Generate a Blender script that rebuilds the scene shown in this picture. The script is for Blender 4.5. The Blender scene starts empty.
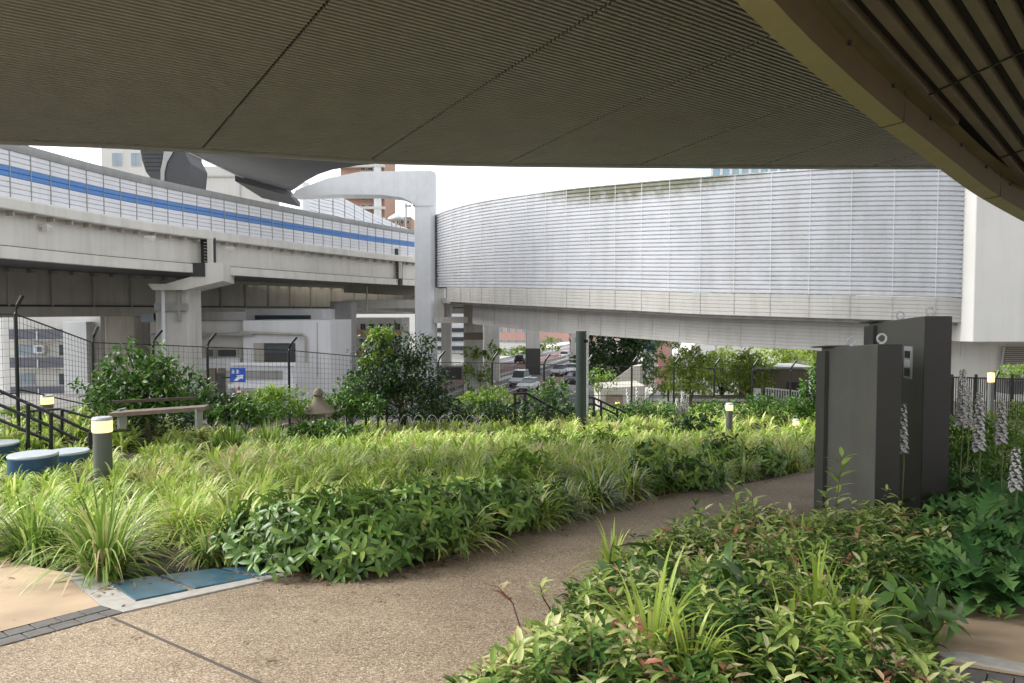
import bpy, math, random
import numpy as np
from mathutils import Vector
random.seed(7); rng = np.random.default_rng(11)
C = bpy.context.scene.collection
sc = bpy.context.scene
F = 740.0; EYE = 1.5; PITCH = math.atan(31.5/F)
cp, sp = math.cos(PITCH), math.sin(PITCH)
def ray(px, py):
    u = (px-512)/F; v = (341.5-py)/F
    return Vector((u, cp+v*sp, v*cp-sp))
def P(px, py, D):
    d = ray(px, py); return Vector((0,0,EYE)) + d*(D/d.y)
def onplane(px, py, p0, n):
    d = ray(px, py); o = Vector((0,0,EYE)); return o + d*((p0-o).dot(n)/d.dot(n))
S = 0.108
def G(px, py):                                   # pixel -> point on the sloping garden plane
    return onplane(px, py, Vector((0,0,0)), Vector((0,S,1)))
FENCE = [(-15,15),(-13,15.8),(-11.4,17),(-11.35,20),(-10.2,21),(-9.07,22),(-7.1,23.5),(-4.9,25.2),(-2.7,27),(-.77,28.5),(1.28,29.5),(3.04,30),(4.95,30.5),(6.8,31),(8.5,31),(10.1,31),(11.7,31),(13.2,31.3),(15,32),(17,33),(19,34)]
STREET = -7.8
def sm(t): t = np.clip(t,0,1); return t*t*(3-2*t)
def gz(x, y):
    x = np.asarray(x, float); y = np.asarray(y, float)
    z = np.where(y < 21, -S*y, -S*21-0.035*(y-21))
    z = np.where(y < 0, 0, z)
    return z + 0.8*sm((-x-7)/4)*sm((y-15)/4)
def g(x, y): return float(gz(x, y))

# ---------------------------------------------------------------- materials
def nt(name):
    m = bpy.data.materials.new(name); m.use_nodes = True
    n = m.node_tree; b = n.nodes['Principled BSDF']; return m, n, b
def rampn(n, fac, cols):
    r = n.nodes.new('ShaderNodeValToRGB'); e = r.color_ramp.elements
    while len(e) < len(cols): e.new(.5)
    for i,(p,c) in enumerate(cols): e[i].position = p; e[i].color = (*c,1)
    n.links.new(fac, r.inputs[0]); return r.outputs[0]
def noise(n, scale, detail=4, vec=None, stretch=None, rough=.55):
    t = n.nodes.new('ShaderNodeTexNoise'); t.inputs['Scale'].default_value = scale
    t.inputs['Detail'].default_value = detail; t.inputs['Roughness'].default_value = rough
    tc = n.nodes.new('ShaderNodeTexCoord')
    if stretch:
        mp = n.nodes.new('ShaderNodeMapping'); mp.inputs['Scale'].default_value = stretch
        n.links.new(tc.outputs['Object'], mp.inputs[0]); n.links.new(mp.outputs[0], t.inputs[0])
    else: n.links.new(tc.outputs['Object'], t.inputs[0])
    return t.outputs[0]
def mul(n, a, b, f=1.0):
    m = n.nodes.new('ShaderNodeMix'); m.data_type = 'RGBA'; m.blend_type = 'MULTIPLY'
    m.inputs[0].default_value = f
    for s, v in ((6,a),(7,b)):
        if isinstance(v, tuple): m.inputs[s].default_value = (*v,1)
        else: n.links.new(v, m.inputs[s])
    return m.outputs[2]
def mixc(n, f, a, b):
    m = n.nodes.new('ShaderNodeMix'); m.data_type = 'RGBA'; n.links.new(f, m.inputs[0])
    for s, v in ((6,a),(7,b)):
        if isinstance(v, tuple): m.inputs[s].default_value = (*v,1)
        else: n.links.new(v, m.inputs[s])
    return m.outputs[2]
def bump(n, b, h, strength=.3, dist=.01):
    k = n.nodes.new('ShaderNodeBump'); k.inputs['Strength'].default_value = strength; k.inputs['Distance'].default_value = dist
    n.links.new(h, k.inputs['Height']); n.links.new(k.outputs[0], b.inputs['Normal'])
def plain(name, col, rough=.6, var=.12, scale=3, metal=0, streak=0, spec=None):
    m, n, b = nt(name)
    c = rampn(n, noise(n, scale), [(.3, tuple(1-var for _ in range(3))), (.7, (1,1,1))])
    c = mul(n, c, col)
    if streak:
        s = rampn(n, noise(n, 1, 5, stretch=(1.3,1.3,.09), rough=.65), [(.46,(1,1,1)),(.75,(1-streak,1-streak*1.02,1-streak*1.1))])
        c = mul(n, c, s)
    n.links.new(c, b.inputs['Base Color']); b.inputs['Roughness'].default_value = rough; b.inputs['Metallic'].default_value = metal
    if spec is not None: b.inputs['Specular IOR Level'].default_value = spec
    return m
def emit(name, col, st):
    m, n, b = nt(name); b.inputs['Base Color'].default_value = (*col,1)
    b.inputs['Emission Color'].default_value = (*col,1); b.inputs['Emission Strength'].default_value = st; return m
def leafmat(name, cols, rough=.45, trans=.35):
    m, n, b = nt(name)
    a = n.nodes.new('ShaderNodeAttribute'); a.attribute_name = 'tint'
    c = rampn(n, a.outputs['Fac'], cols)
    n.links.new(c, b.inputs['Base Color']); b.inputs['Roughness'].default_value = rough
    b.inputs['Specular IOR Level'].default_value = .35
    t = n.nodes.new('ShaderNodeBsdfTranslucent'); mx = n.nodes.new('ShaderNodeMixShader'); mx.inputs[0].default_value = trans
    n.links.new(c, t.inputs[0]); n.links.new(b.outputs[0], mx.inputs[1]); n.links.new(t.outputs[0], mx.inputs[2])
    o = [x for x in n.nodes if x.type == 'OUTPUT_MATERIAL'][0]; n.links.new(mx.outputs[0], o.inputs[0])
    return m
M = {}
M['white'] = plain('white_paint', (.72,.73,.74), .5, .08, 1.2, streak=.1)
M['panel'] = plain('white_noise_panel', (.76,.76,.78), .35, .05, .8, streak=.08)
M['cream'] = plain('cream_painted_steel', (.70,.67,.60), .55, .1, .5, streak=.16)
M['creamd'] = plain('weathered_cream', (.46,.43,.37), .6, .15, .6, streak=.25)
M['cap'] = plain('grey_cap', (.36,.36,.35), .6, .15, 1, streak=.2)
M['blue'] = plain('blue_band', (.085,.23,.54), .4, .06, 1)
M['gap'] = plain('dark_joint', (.05,.05,.05), .8, .1)
M['concrete'] = plain('pale_concrete', (.58,.56,.51), .75, .12, .7, streak=.2)
M['greycon'] = plain('grey_concrete', (.36,.355,.34), .8, .18, .8, streak=.3)
M['fascia'] = plain('ribbed_fascia', (.42,.405,.375), .65, .1, .8, streak=.2)
M['darksteel'] = plain('dark_painted_steel', (.055,.055,.05), .45, .15, 4)
M['black'] = plain('black_painted_metal', (.012,.012,.013), .4, .1, 4)
M['slab'] = plain('charcoal_panel', (.13,.127,.115), .42, .2, 2.5, streak=.22)
M['slabshade'] = plain('shaded_slab_end', (.022,.019,.014), .5, .15, 3)  # near-black tone paints the shade on the slab ends
M['soffit'] = plain('canopy_louvre', (.40,.37,.36), .55, .12, 1.5)
M['soffit2'] = plain('canopy_backing', (.02,.018,.016), .8, .1, 1)
M['olive'] = plain('warm_lit_beam', (.47,.41,.22), .5, .15, 1.2, streak=.15)  # warm light on the beam is mixed into this colour
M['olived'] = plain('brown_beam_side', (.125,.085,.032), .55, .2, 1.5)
M['rib'] = plain('rib_sheet', (.25,.22,.15), .5, .25, 2)
M['glass'] = plain('window_glass', (.06,.075,.085), .12, .2, .6)
M['glasslight'] = plain('pale_window_glass', (.30,.36,.40), .12, .2, .6)
M['frame'] = plain('window_frame', (.55,.56,.57), .4, .1)
M['brick'] = plain('orange_brick', (.46,.28,.19), .8, .15, .6)
M['pink'] = plain('pink_tile', (.60,.35,.29), .8, .1, .5)
M['pale'] = plain('pale_render', (.62,.60,.56), .7, .08, .4, streak=.1)
M['bldwhite'] = plain('white_render', (.72,.72,.72), .6, .07, .4, streak=.12)
M['balc'] = plain('slate_balcony', (.13,.135,.16), .6, .12, 1)
M['wood'] = plain('weathered_wood', (.20,.15,.11), .7, .3, 6)
M['taupe'] = plain('taupe_stone', (.20,.165,.12), .8, .2, 5)
M['bollard'] = plain('grey_bollard', (.115,.12,.11), .5, .08, 5)
M['lampglow'] = emit('lamp_lens', (.95,.72,.32), .45)
M['lampwarm'] = emit('warm_lamp', (1,.66,.28), .5)
M['stoolblue'] = plain('blue_stool', (.035,.10,.19), .35, .35, 7)
M['stooltop'] = plain('stool_top', (.50,.56,.58), .3, .15, 5)
M['soil'] = plain('soil', (.055,.04,.028), .95, .5, 9)
M['asphalt'] = plain('asphalt', (.16,.155,.16), .9, .2, .3)
M['redlane'] = plain('red_lane', (.24,.14,.135), .9, .2, .3)
M['paint'] = plain('road_paint', (.7,.7,.68), .8, .2, 2)
M['townground'] = plain('town_ground', (.22,.215,.20), .9, .25, .1)
M['bark'] = plain('bark', (.10,.075,.055), .9, .4, 12)
M['stem'] = plain('brown_stem', (.13,.07,.04), .7, .3, 20)
M['gstem'] = plain('green_stem', (.13,.17,.05), .6, .3, 20)
M['signblue'] = plain('sign_blue', (.02,.10,.52), .4, .04)
M['signwhite'] = plain('sign_white', (.8,.8,.8), .4, .04)
M['redcone'] = plain('red_plastic', (.45,.06,.03), .5, .1)
M['bluepanel'] = plain('blue_glass_facade', (.35,.52,.60), .2, .2, .4)
M['darkrib'] = plain('dark_grey_ribbed_panel', (.05,.05,.053), .6, .1, 1)
M['dsoffit'] = plain('grey_deck_soffit', (.13,.13,.13), .7, .15, .4)
M['tan'] = plain('sandy_paving', (.50,.37,.24), .85, .35, 1.7)
M['stone'] = plain('pale_kerb_stone', (.42,.40,.36), .8, .25, 14)
M['paver'] = plain('dark_paver', (.14,.13,.12), .8, .35, 9)
M['tile'] = plain('glazed_blue_tile', (.055,.14,.20), .35, .5, 6)
M['joint'] = plain('joint_strip', (.09,.075,.06), .9, .2)
def aggregate():
    m, n, b = nt('exposed_aggregate')
    tc = n.nodes.new('ShaderNodeTexCoord')
    v = n.nodes.new('ShaderNodeTexVoronoi'); v.inputs['Scale'].default_value = 140
    n.links.new(tc.outputs['Object'], v.inputs[0])
    sep = n.nodes.new('ShaderNodeSeparateColor'); n.links.new(v.outputs['Color'], sep.inputs[0])
    c = rampn(n, sep.outputs[0], [(0,(.11,.075,.05)),(.3,(.24,.175,.11)),(.65,(.36,.27,.17)),(.9,(.46,.38,.275)),(1,(.66,.58,.47))])
    c = mul(n, c, rampn(n, noise(n, .55, 6, rough=.65), [(.3,(.72,.71,.70)),(.55,(1,1,1))]))
    c = mul(n, c, rampn(n, noise(n, 3.1, 5, rough=.7), [(.30,(.70,.68,.65)),(.42,(1,1,1))]))
    n.links.new(c, b.inputs['Base Color']); b.inputs['Roughness'].default_value = .75
    bump(n, b, v.outputs['Distance'], .5, .006); return m
M['path'] = aggregate()
def curvedwallmat():
    m, n, b = nt('weathered_louvre_panel')
    c = mul(n, (.53,.54,.56), rampn(n, noise(n, .8), [(.3,(.9,.9,.9)),(.7,(1,1,1))]))
    s = rampn(n, noise(n, 1, 5, stretch=(.9,.9,.10), rough=.7), [(.46,(1,1,1)),(.74,(.85,.84,.81))]); c = mul(n, c, s)
    tc = n.nodes.new('ShaderNodeTexCoord'); sx = n.nodes.new('ShaderNodeSeparateXYZ'); n.links.new(tc.outputs['Object'], sx.inputs[0])
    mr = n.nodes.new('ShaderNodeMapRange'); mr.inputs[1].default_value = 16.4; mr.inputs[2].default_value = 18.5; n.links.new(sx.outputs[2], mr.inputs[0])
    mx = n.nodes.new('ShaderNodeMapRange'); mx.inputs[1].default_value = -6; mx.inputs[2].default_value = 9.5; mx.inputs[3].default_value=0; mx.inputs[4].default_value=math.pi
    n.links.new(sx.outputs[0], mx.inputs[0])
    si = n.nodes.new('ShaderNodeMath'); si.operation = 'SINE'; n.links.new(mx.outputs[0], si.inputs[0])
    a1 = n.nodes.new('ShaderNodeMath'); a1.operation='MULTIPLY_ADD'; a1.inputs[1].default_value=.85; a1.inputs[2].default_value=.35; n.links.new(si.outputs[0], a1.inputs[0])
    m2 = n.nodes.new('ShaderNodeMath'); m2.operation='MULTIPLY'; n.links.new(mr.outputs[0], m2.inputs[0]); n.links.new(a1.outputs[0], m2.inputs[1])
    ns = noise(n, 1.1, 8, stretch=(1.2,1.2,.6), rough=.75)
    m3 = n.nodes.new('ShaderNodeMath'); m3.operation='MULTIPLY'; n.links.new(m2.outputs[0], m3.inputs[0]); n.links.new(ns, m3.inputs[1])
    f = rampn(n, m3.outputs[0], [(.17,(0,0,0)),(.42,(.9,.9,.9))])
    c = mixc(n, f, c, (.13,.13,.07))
    n.links.new(c, b.inputs['Base Color']); b.inputs['Roughness'].default_value = .45; return m
M['louvre'] = curvedwallmat()
# foliage
M['grass'] = leafmat('variegated_grass', [(0,(.13,.24,.03)),(.35,(.34,.50,.07)),(.75,(.58,.70,.16)),(.93,(.80,.80,.42)),(1,(.60,.46,.24))], .4, .4)
M['tuft'] = leafmat('liriope_leaf', [(0,(.06,.13,.02)),(.35,(.20,.33,.05)),(.7,(.46,.54,.18)),(.92,(.72,.72,.45)),(1,(.48,.35,.2))], .4, .3)
M['pale_tuft'] = leafmat('white_striped_leaf', [(0,(.04,.09,.02)),(.4,(.14,.20,.05)),(.7,(.50,.52,.34)),(1,(.62,.60,.46))], .4, .3)
M['spider'] = leafmat('lime_strap_leaf', [(0,(.16,.26,.03)),(.5,(.34,.46,.06)),(1,(.52,.60,.15))], .35, .4)
M['hell'] = leafmat('dark_perennial_leaf', [(0,(.045,.095,.022)),(.5,(.115,.215,.04)),(.85,(.22,.34,.07)),(1,(.48,.52,.12))], .35, .2)
M['dark'] = leafmat('dark_evergreen_leaf', [(0,(.012,.03,.012)),(.6,(.035,.08,.02)),(1,(.09,.16,.04))], .35, .2)
M['mid'] = leafmat('mid_green_leaf', [(0,(.03,.08,.015)),(.6,(.08,.18,.03)),(1,(.20,.32,.06))], .4, .3)
M['bright'] = leafmat('fresh_green_leaf', [(0,(.08,.17,.02)),(.6,(.20,.33,.04)),(1,(.38,.48,.10))], .45, .4)
M['lime'] = leafmat('lime_tree_leaf', [(0,(.10,.19,.03)),(.5,(.30,.42,.07)),(1,(.55,.62,.16))], .5, .5)
M['far'] = leafmat('blue_green_leaf', [(0,(.04,.08,.035)),(.6,(.09,.16,.06)),(1,(.17,.25,.10))], .5, .3)
M['cover'] = leafmat('ground_cover_leaf', [(0,(.03,.08,.02)),(.3,(.09,.18,.04)),(.62,(.26,.36,.08)),(.84,(.48,.54,.18)),(.93,(.60,.56,.32)),(.97,(.42,.17,.11)),(1,(.22,.10,.06))], .33, .25)
M['acanthus'] = leafmat('acanthus_leaf', [(0,(.04,.11,.03)),(.6,(.09,.21,.06)),(1,(.20,.34,.10))], .32, .2)
M['petal'] = leafmat('white_petal', [(0,(.66,.62,.62)),(1,(.85,.83,.81))], .6, .3)
M['bract'] = leafmat('purple_bract', [(0,(.06,.035,.05)),(.6,(.13,.10,.09)),(1,(.16,.20,.08))], .5, .2)
M['litter'] = leafmat('dry_leaf', [(0,(.10,.06,.03)),(1,(.34,.24,.14))], .8, .1)
CARM = [plain('car_white', (.75,.75,.75), .25, .03), plain('car_silver', (.42,.43,.45), .25, .03), plain('car_dark', (.04,.04,.05), .2, .03)]

# ---------------------------------------------------------------- object helpers
def tag(o, label=None, cat=None, group=None, kind=None):
    if label: o['label'] = label
    if cat: o['category'] = cat
    if group: o['group'] = group
    if kind: o['kind'] = kind
    return o
def thing(name, loc, label, cat, group=None):
    o = bpy.data.objects.new(name, None); C.objects.link(o); o.location = loc; o.empty_display_size = .2
    return tag(o, label, cat, group)
def wloc(o):
    v = Vector((0,0,0))
    while o is not None: v += o.location; o = o.parent
    return v
class MB:
    def __init__(s): s.v = []; s.f = []; s.p = []
    def add(s, vs, fs):
        k = len(s.v); s.p.append((k, len(s.f))); s.v += [tuple(v) for v in vs]; s.f += [tuple(i+k for i in f) for f in fs]; return s
    def box(s, c, size, rz=0, ax=None):
        hx, hy, hz = size[0]/2, size[1]/2, size[2]/2
        if ax is None:
            a = Vector((math.cos(rz), math.sin(rz), 0)); b = Vector((-math.sin(rz), math.cos(rz), 0)); d = Vector((0,0,1))
        else: a, b, d = ax
        c = Vector(c); vs = [c+a*(hx*i)+b*(hy*j)+d*(hz*k) for i in (-1,1) for j in (-1,1) for k in (-1,1)]
        return s.add(vs, [(0,1,3,2),(4,6,7,5),(0,4,5,1),(2,3,7,6),(0,2,6,4),(1,5,7,3)])
    def bar(s, p, q, w, h=None, up=Vector((0,0,1))):
        p = Vector(p); q = Vector(q); h = h or w; a = (q-p); L = a.length
        if L < 1e-6: return s
        a.normalize(); b = a.cross(up)
        if b.length < 1e-3: b = Vector((1,0,0))
        b.normalize(); d = b.cross(a)
        return s.box((p+q)/2, (L, w, h), ax=(a,b,d))
    def tube(s, pts, r, n=8, cap=True):
        pts = [Vector(p) for p in pts]; rs = r if isinstance(r, (list,tuple)) else [r]*len(pts); rings = []
        k0 = len(s.v)
        for i,p in enumerate(pts):
            t = (pts[min(i+1,len(pts)-1)]-pts[max(i-1,0)]).normalized()
            b = t.cross(Vector((0,0,1)));  b = b if b.length > .05 else t.cross(Vector((0,1,0))); b.normalize(); d = b.cross(t)
            for j in range(n):
                a = 2*math.pi*j/n; s.v.append(tuple(p+(b*math.cos(a)+d*math.sin(a))*rs[i]))
        for i in range(len(pts)-1):
            for j in range(n):
                s.f.append((k0+i*n+j, k0+i*n+(j+1)%n, k0+(i+1)*n+(j+1)%n, k0+(i+1)*n+j))
        if cap: s.f.append(tuple(k0+j for j in range(n))); s.f.append(tuple(k0+(len(pts)-1)*n+j for j in range(n)))
        return s
    def lathe(s, c, prof, n=20):
        k0 = len(s.v); c = Vector(c)
        for r,z in prof:
            for j in range(n): a = 2*math.pi*j/n; s.v.append((c.x+r*math.cos(a), c.y+r*math.sin(a), c.z+z))
        for i in range(len(prof)-1):
            for j in range(n): s.f.append((k0+i*n+j, k0+i*n+(j+1)%n, k0+(i+1)*n+(j+1)%n, k0+(i+1)*n+j))
        s.f.append(tuple(k0+j for j in range(n))); s.f.append(tuple(k0+(len(prof)-1)*n+j for j in range(n)))
        return s
    def prism(s, poly, z0, z1):
        n = len(poly); vs = [(p[0],p[1],z0 if not callable(z0) else z0(p)) for p in poly]+[(p[0],p[1],z1 if not callable(z1) else z1(p)) for p in poly]
        return s.add(vs, [tuple(range(n)), tuple(range(n,2*n))]+[(i,(i+1)%n,n+(i+1)%n,n+i) for i in range(n)])
    def sheet(s, pts): return s.add(pts, [tuple(range(len(pts)))])
    def build_each(s, name, mat, parent=None):
        ends = s.p[1:]+[(len(s.v), len(s.f))]
        for (v0,f0),(v1,f1) in zip(s.p, ends):
            m = MB(); m.v = s.v[v0:v1]; m.f = [tuple(i-v0 for i in f) for f in s.f[f0:f1]]; m.build(name, mat, parent)
    def build(s, name, mat, parent=None, smooth=False, bevel=0):
        off = wloc(parent) if parent else Vector((0,0,0))
        me = bpy.data.meshes.new(name); me.from_pydata([(v[0]-off.x,v[1]-off.y,v[2]-off.z) for v in s.v], [], s.f)
        me.validate(); me.materials.append(mat)
        import bmesh
        bm = bmesh.new(); bm.from_mesh(me); bmesh.ops.recalc_face_normals(bm, faces=bm.faces); bm.to_mesh(me); bm.free()
        if smooth:
            me.polygons.foreach_set('use_smooth', [True]*len(me.polygons))
        o = bpy.data.objects.new(name, me); C.objects.link(o)
        if parent: o.parent = parent
        if smooth:
            md = o.modifiers.new('es','EDGE_SPLIT'); md.split_angle = math.radians(40)
        if bevel:
            md = o.modifiers.new('bv','BEVEL'); md.width = bevel; md.segments = 2; md.limit_method = 'ANGLE'
        return o
def resample(pts, step):
    pts = [Vector(p) for p in pts]; n = len(pts); out = []
    def cr(p0,p1,p2,p3,t): return .5*((2*p1)+(-p0+p2)*t+(2*p0-5*p1+4*p2-p3)*t*t+(-p0+3*p1-3*p2+p3)*t**3)
    dense = []
    for i in range(n-1):
        p0 = pts[i-1] if i else 2*pts[0]-pts[1]; p3 = pts[i+2] if i+2 < n else 2*pts[-1]-pts[-2]
        for k in range(20): dense.append(cr(p0,pts[i],pts[i+1],p3,k/20))
    dense.append(pts[-1]); acc = 0; out = [dense[0]]
    for a,b in zip(dense, dense[1:]):
        L = (b-a).length
        while acc+L >= step:
            t = (step-acc)/L; a = a+(b-a)*t; L = (b-a).length; acc = 0; out.append(a.copy())
        acc += L
    return out
def frames(path):
    r = []
    for i,p in enumerate(path):
        t = path[min(i+1,len(path)-1)]-path[max(i-1,0)]; t = Vector((t.x,t.y,0)).normalized()
        r.append((p, t, Vector((-t.y,t.x,0))))
    return r
def sweep(mb, path, prof, closed=True):
    fr = frames(path); m = len(prof); k0 = len(mb.v)
    for p,t,nn in fr:
        for (o,z) in prof: mb.v.append((p.x+nn.x*o, p.y+nn.y*o, p.z+z))
    for i in range(len(fr)-1):
        for j in range(m if closed else m-1):
            mb.f.append((k0+i*m+j, k0+i*m+(j+1)%m, k0+(i+1)*m+(j+1)%m, k0+(i+1)*m+j))
    if closed: mb.f.append(tuple(k0+j for j in range(m))); mb.f.append(tuple(k0+(len(fr)-1)*m+j for j in range(m)))
    return mb
def rect(o0, o1, z0, z1): return [(o0,z0),(o1,z0),(o1,z1),(o0,z1)]

# leaves (vectorised)
def meshnp(name, V, faces, tint, mat, parent=None, smooth=False):
    """V (N,k,3); faces: list of index tuples into k; tint (N,)"""
    N, k, _ = V.shape
    off = np.array(wloc(parent)) if parent else np.zeros(3)
    V = V - off
    me = bpy.data.meshes.new(name); me.vertices.add(N*k); me.vertices.foreach_set('co', V.reshape(-1).astype(np.float32))
    base = (np.arange(N)*k)[:,None]; lens = [len(f) for f in faces]; flat = np.concatenate([np.array(f) for f in faces])
    loops = (base+flat[None,:]).reshape(-1); tot = sum(lens)
    me.loops.add(N*tot); me.loops.foreach_set('vertex_index', loops.astype(np.int32))
    st = np.concatenate([[0],np.cumsum(lens)[:-1]]); starts = ((np.arange(N)*tot)[:,None]+st[None,:]).reshape(-1)
    me.polygons.add(N*len(faces)); me.polygons.foreach_set('loop_start', starts.astype(np.int32))
    at = me.attributes.new('tint','FLOAT','POINT'); at.data.foreach_set('value', np.repeat(np.clip(tint,0,1),k).astype(np.float32))
    me.update(calc_edges=True); me.materials.append(mat)
    if smooth: me.polygons.foreach_set('use_smooth', [True]*len(me.polygons))
    o = bpy.data.objects.new(name, me); C.objects.link(o)
    if parent: o.parent = parent
    return o
def norm(a): return a/np.maximum(np.linalg.norm(a,axis=-1,keepdims=True),1e-9)
def leaf_geo(pos, d, up, L, W, droop=.25, fold=.25, simple=False):
    d = norm(d); side = norm(np.cross(d, up)); nrm = np.cross(side, d)
    if simple: uv = [(0,0,0),(.45,1,.0),(1,0,-.0),(.45,-1,0)]; faces = [(0,1,2,3)]
    else:
        uv = [(0,0,0),(.3,-.85,fold),(.3,0,0),(.3,.85,fold),(.68,-.8,fold*.8),(.68,0,0),(.68,.8,fold*.8),(1,0,0)]
        faces = [(0,1,2),(0,2,3),(1,4,5,2),(2,5,6,3),(4,7,5),(5,7,6)]
    V = np.zeros((len(pos), len(uv), 3))
    L = np.asarray(L).reshape(-1,1); W = np.asarray(W).reshape(-1,1); dr = np.asarray(droop).reshape(-1,1)
    for i,(u,v,w) in enumerate(uv):
        V[:,i] = pos + d*(L*u) + side*(W*.5*v) + nrm*(W*.5*w - dr*L*u*u)
    return V, faces
def blades(bx, by, bz, az, L, lean, W, seg=4):
    """arching blades. lean = horizontal reach fraction"""
    N = len(bx); V = np.zeros((N, 2*seg+1, 3)); dx, dy = np.cos(az), np.sin(az); sx, sy = -dy, dx
    for i in range(seg+1):
        t = i/seg; h = L*lean*(t**1.6); z = L*(np.sqrt(np.maximum(1-lean**2,.05))*t*1.25 - .95*lean*t**2.6)
        w = W*.5*(1-.15*t if t < .6 else (1-t)*2.2+.02)
        cx = bx+dx*h; cy = by+dy*h; cz = bz+z
        if i == seg: V[:,2*seg] = np.stack([cx,cy,cz],-1)
        else:
            V[:,2*i] = np.stack([cx-sx*w,cy-sy*w,cz],-1); V[:,2*i+1] = np.stack([cx+sx*w,cy+sy*w,cz+.25*w],-1)
    faces = [(2*i,2*i+1,2*i+3,2*i+2) for i in range(seg-1)]+[(2*seg-2,2*seg-1,2*seg)]
    return V, faces
def inpoly(x, y, poly):
    x = np.asarray(x); y = np.asarray(y); r = np.zeros(x.shape, bool); n = len(poly)
    for i in range(n):
        x0,y0 = poly[i][0],poly[i][1]; x1,y1 = poly[(i+1)%n][0],poly[(i+1)%n][1]
        c = ((y0>y)!=(y1>y)) & (x < (x1-x0)*(y-y0)/((y1-y0) if y1!=y0 else 1e-9)+x0); r ^= c
    return r
def sph(n):
    v = rng.normal(size=(n,3)); return norm(v)

# ================================================================= SETTING
gm = MB(); gm.sheet([(-1500,-400,STREET-.06),(1500,-400,STREET-.06),(1500,2500,STREET-.06),(-1500,2500,STREET-.06)])
tag(gm.build('ground', M['townground']), kind='structure')
# garden terrain
xs = np.arange(-30, 30.01, .5); ys = np.arange(-30, 34.6, .5)
X, Y = np.meshgrid(xs, ys); Z = gz(X, Y)-.03
fx = [-30]+[p[0] for p in FENCE[:3]]+[p[0] for p in FENCE[4:]]+[30]; fy = [14]+[p[1] for p in FENCE[:3]]+[p[1] for p in FENCE[4:]]+[34.4]
YF = np.interp(X, fx, fy)+.6; out = Y > YF
Z = np.where(out, STREET-.3, Z)
mb = MB(); nx, ny = len(xs), len(ys)
mb.v = [(float(X[j,i]),float(Y[j,i]),float(Z[j,i])) for j in range(ny) for i in range(nx)]
mb.f = [(j*nx+i,j*nx+i+1,(j+1)*nx+i+1,(j+1)*nx+i) for j in range(ny-1) for i in range(nx-1)]
tag(mb.build('garden_soil', M['soil']), kind='structure')

def gsheet(pxs, dz): return [ (p.x,p.y,p.z+dz) for p in (G(*q) if len(q)==2 else Vector((q[0],q[1],-S*q[1])) for q in pxs)]
EDGE = [(112,586),(150,580),(210,573),(275,572),(330,575),(390,571),(440,560),(480,545),(530,530),(580,518),(630,503),(680,491),(740,485),(785,476),(830,463),(880,456),(960,450)]
path_poly = gsheet(EDGE, 0)
pp = path_poly + [(14,14.5,-S*14.5),(14,0,0),(14,-1,S),(-14,-1,S),(-14,3,-S*3)] + gsheet([(-60,664),(0,647),(123,613)],0)
tag(MB().sheet(pp).build('path', M['path']), kind='structure')
tag(MB().sheet([(-30,-30,0.0),(30,-30,0.0),(30,-1,.0),(-30,-1,.0)]).build('path', M['path']), kind='structure')
tag(MB().sheet(gsheet([(-700,600),(-300,572),(0,560),(60,572),(84,592),(100,606),(0,632),(-60,648),(-600,760)],.004)).build('sandy_paving', M['tan']), kind='structure')
tag(MB().sheet(gsheet([(84,592),(60,572),(105,578),(112,586),(136,602),(123,613),(100,606)],.006)).build('kerb_stone', M['stone']), kind='structure')
# dark pavers along the sandy paving, two rows
mb = MB()
A0, A1 = G(-160,676), G(100,606); B0, B1 = G(-160,691), G(123,613.5)
n = 9
for r in range(2):
    for i in range(n):
        t0, t1 = (i+.03+(.4 if r else 0))/n, (i+.97+(.4 if r else 0))/n
        t0, t1 = min(t0,1), min(t1,1)
        if t1-t0 < .01: continue
        f0, f1 = (0.03,.48) if r == 0 else (.53,.98)
        q = [A0.lerp(A1,t0).lerp(B0.lerp(B1,t0),f0), A0.lerp(A1,t1).lerp(B0.lerp(B1,t1),f0), A0.lerp(A1,t1).lerp(B0.lerp(B1,t1),f1), A0.lerp(A1,t0).lerp(B0.lerp(B1,t0),f1)]
        mb.prism([(p.x,p.y) for p in q], lambda p:-S*p[1]-.03, lambda p:-S*p[1]+.008)
tag(mb.build('paver_strip', M['paver'], bevel=.004), kind='structure')
tag(MB().prism([(p[0],p[1]) for p in gsheet([(123,613.5),(136,603),(200,590),(290,572),(290,576),(200,596)],0)], lambda p:-S*p[1]-.02, lambda p:-S*p[1]+.012).build('kerb_stone', M['stone'], bevel=.004), kind='structure')
for q in ([(110,584),(155,577),(188,591),(136,602)], [(160,577),(215,570),(256,579),(196,589.5)], [(222,569.5),(262,567),(284,571.5),(262,577.5)]):
    tag(MB().prism([(p[0],p[1]) for p in gsheet(q,0)], lambda p:-S*p[1]-.02, lambda p:-S*p[1]+.016).build('tile_paving', M['tile'], bevel=.006), kind='structure')
j0, j1 = G(112,618), G(275,690)
tag(MB().bar(j0+Vector((0,0,-.001)), j1+Vector((0,0,-.001)), .018, .012).build('path_joint', M['joint']), kind='structure')
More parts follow.
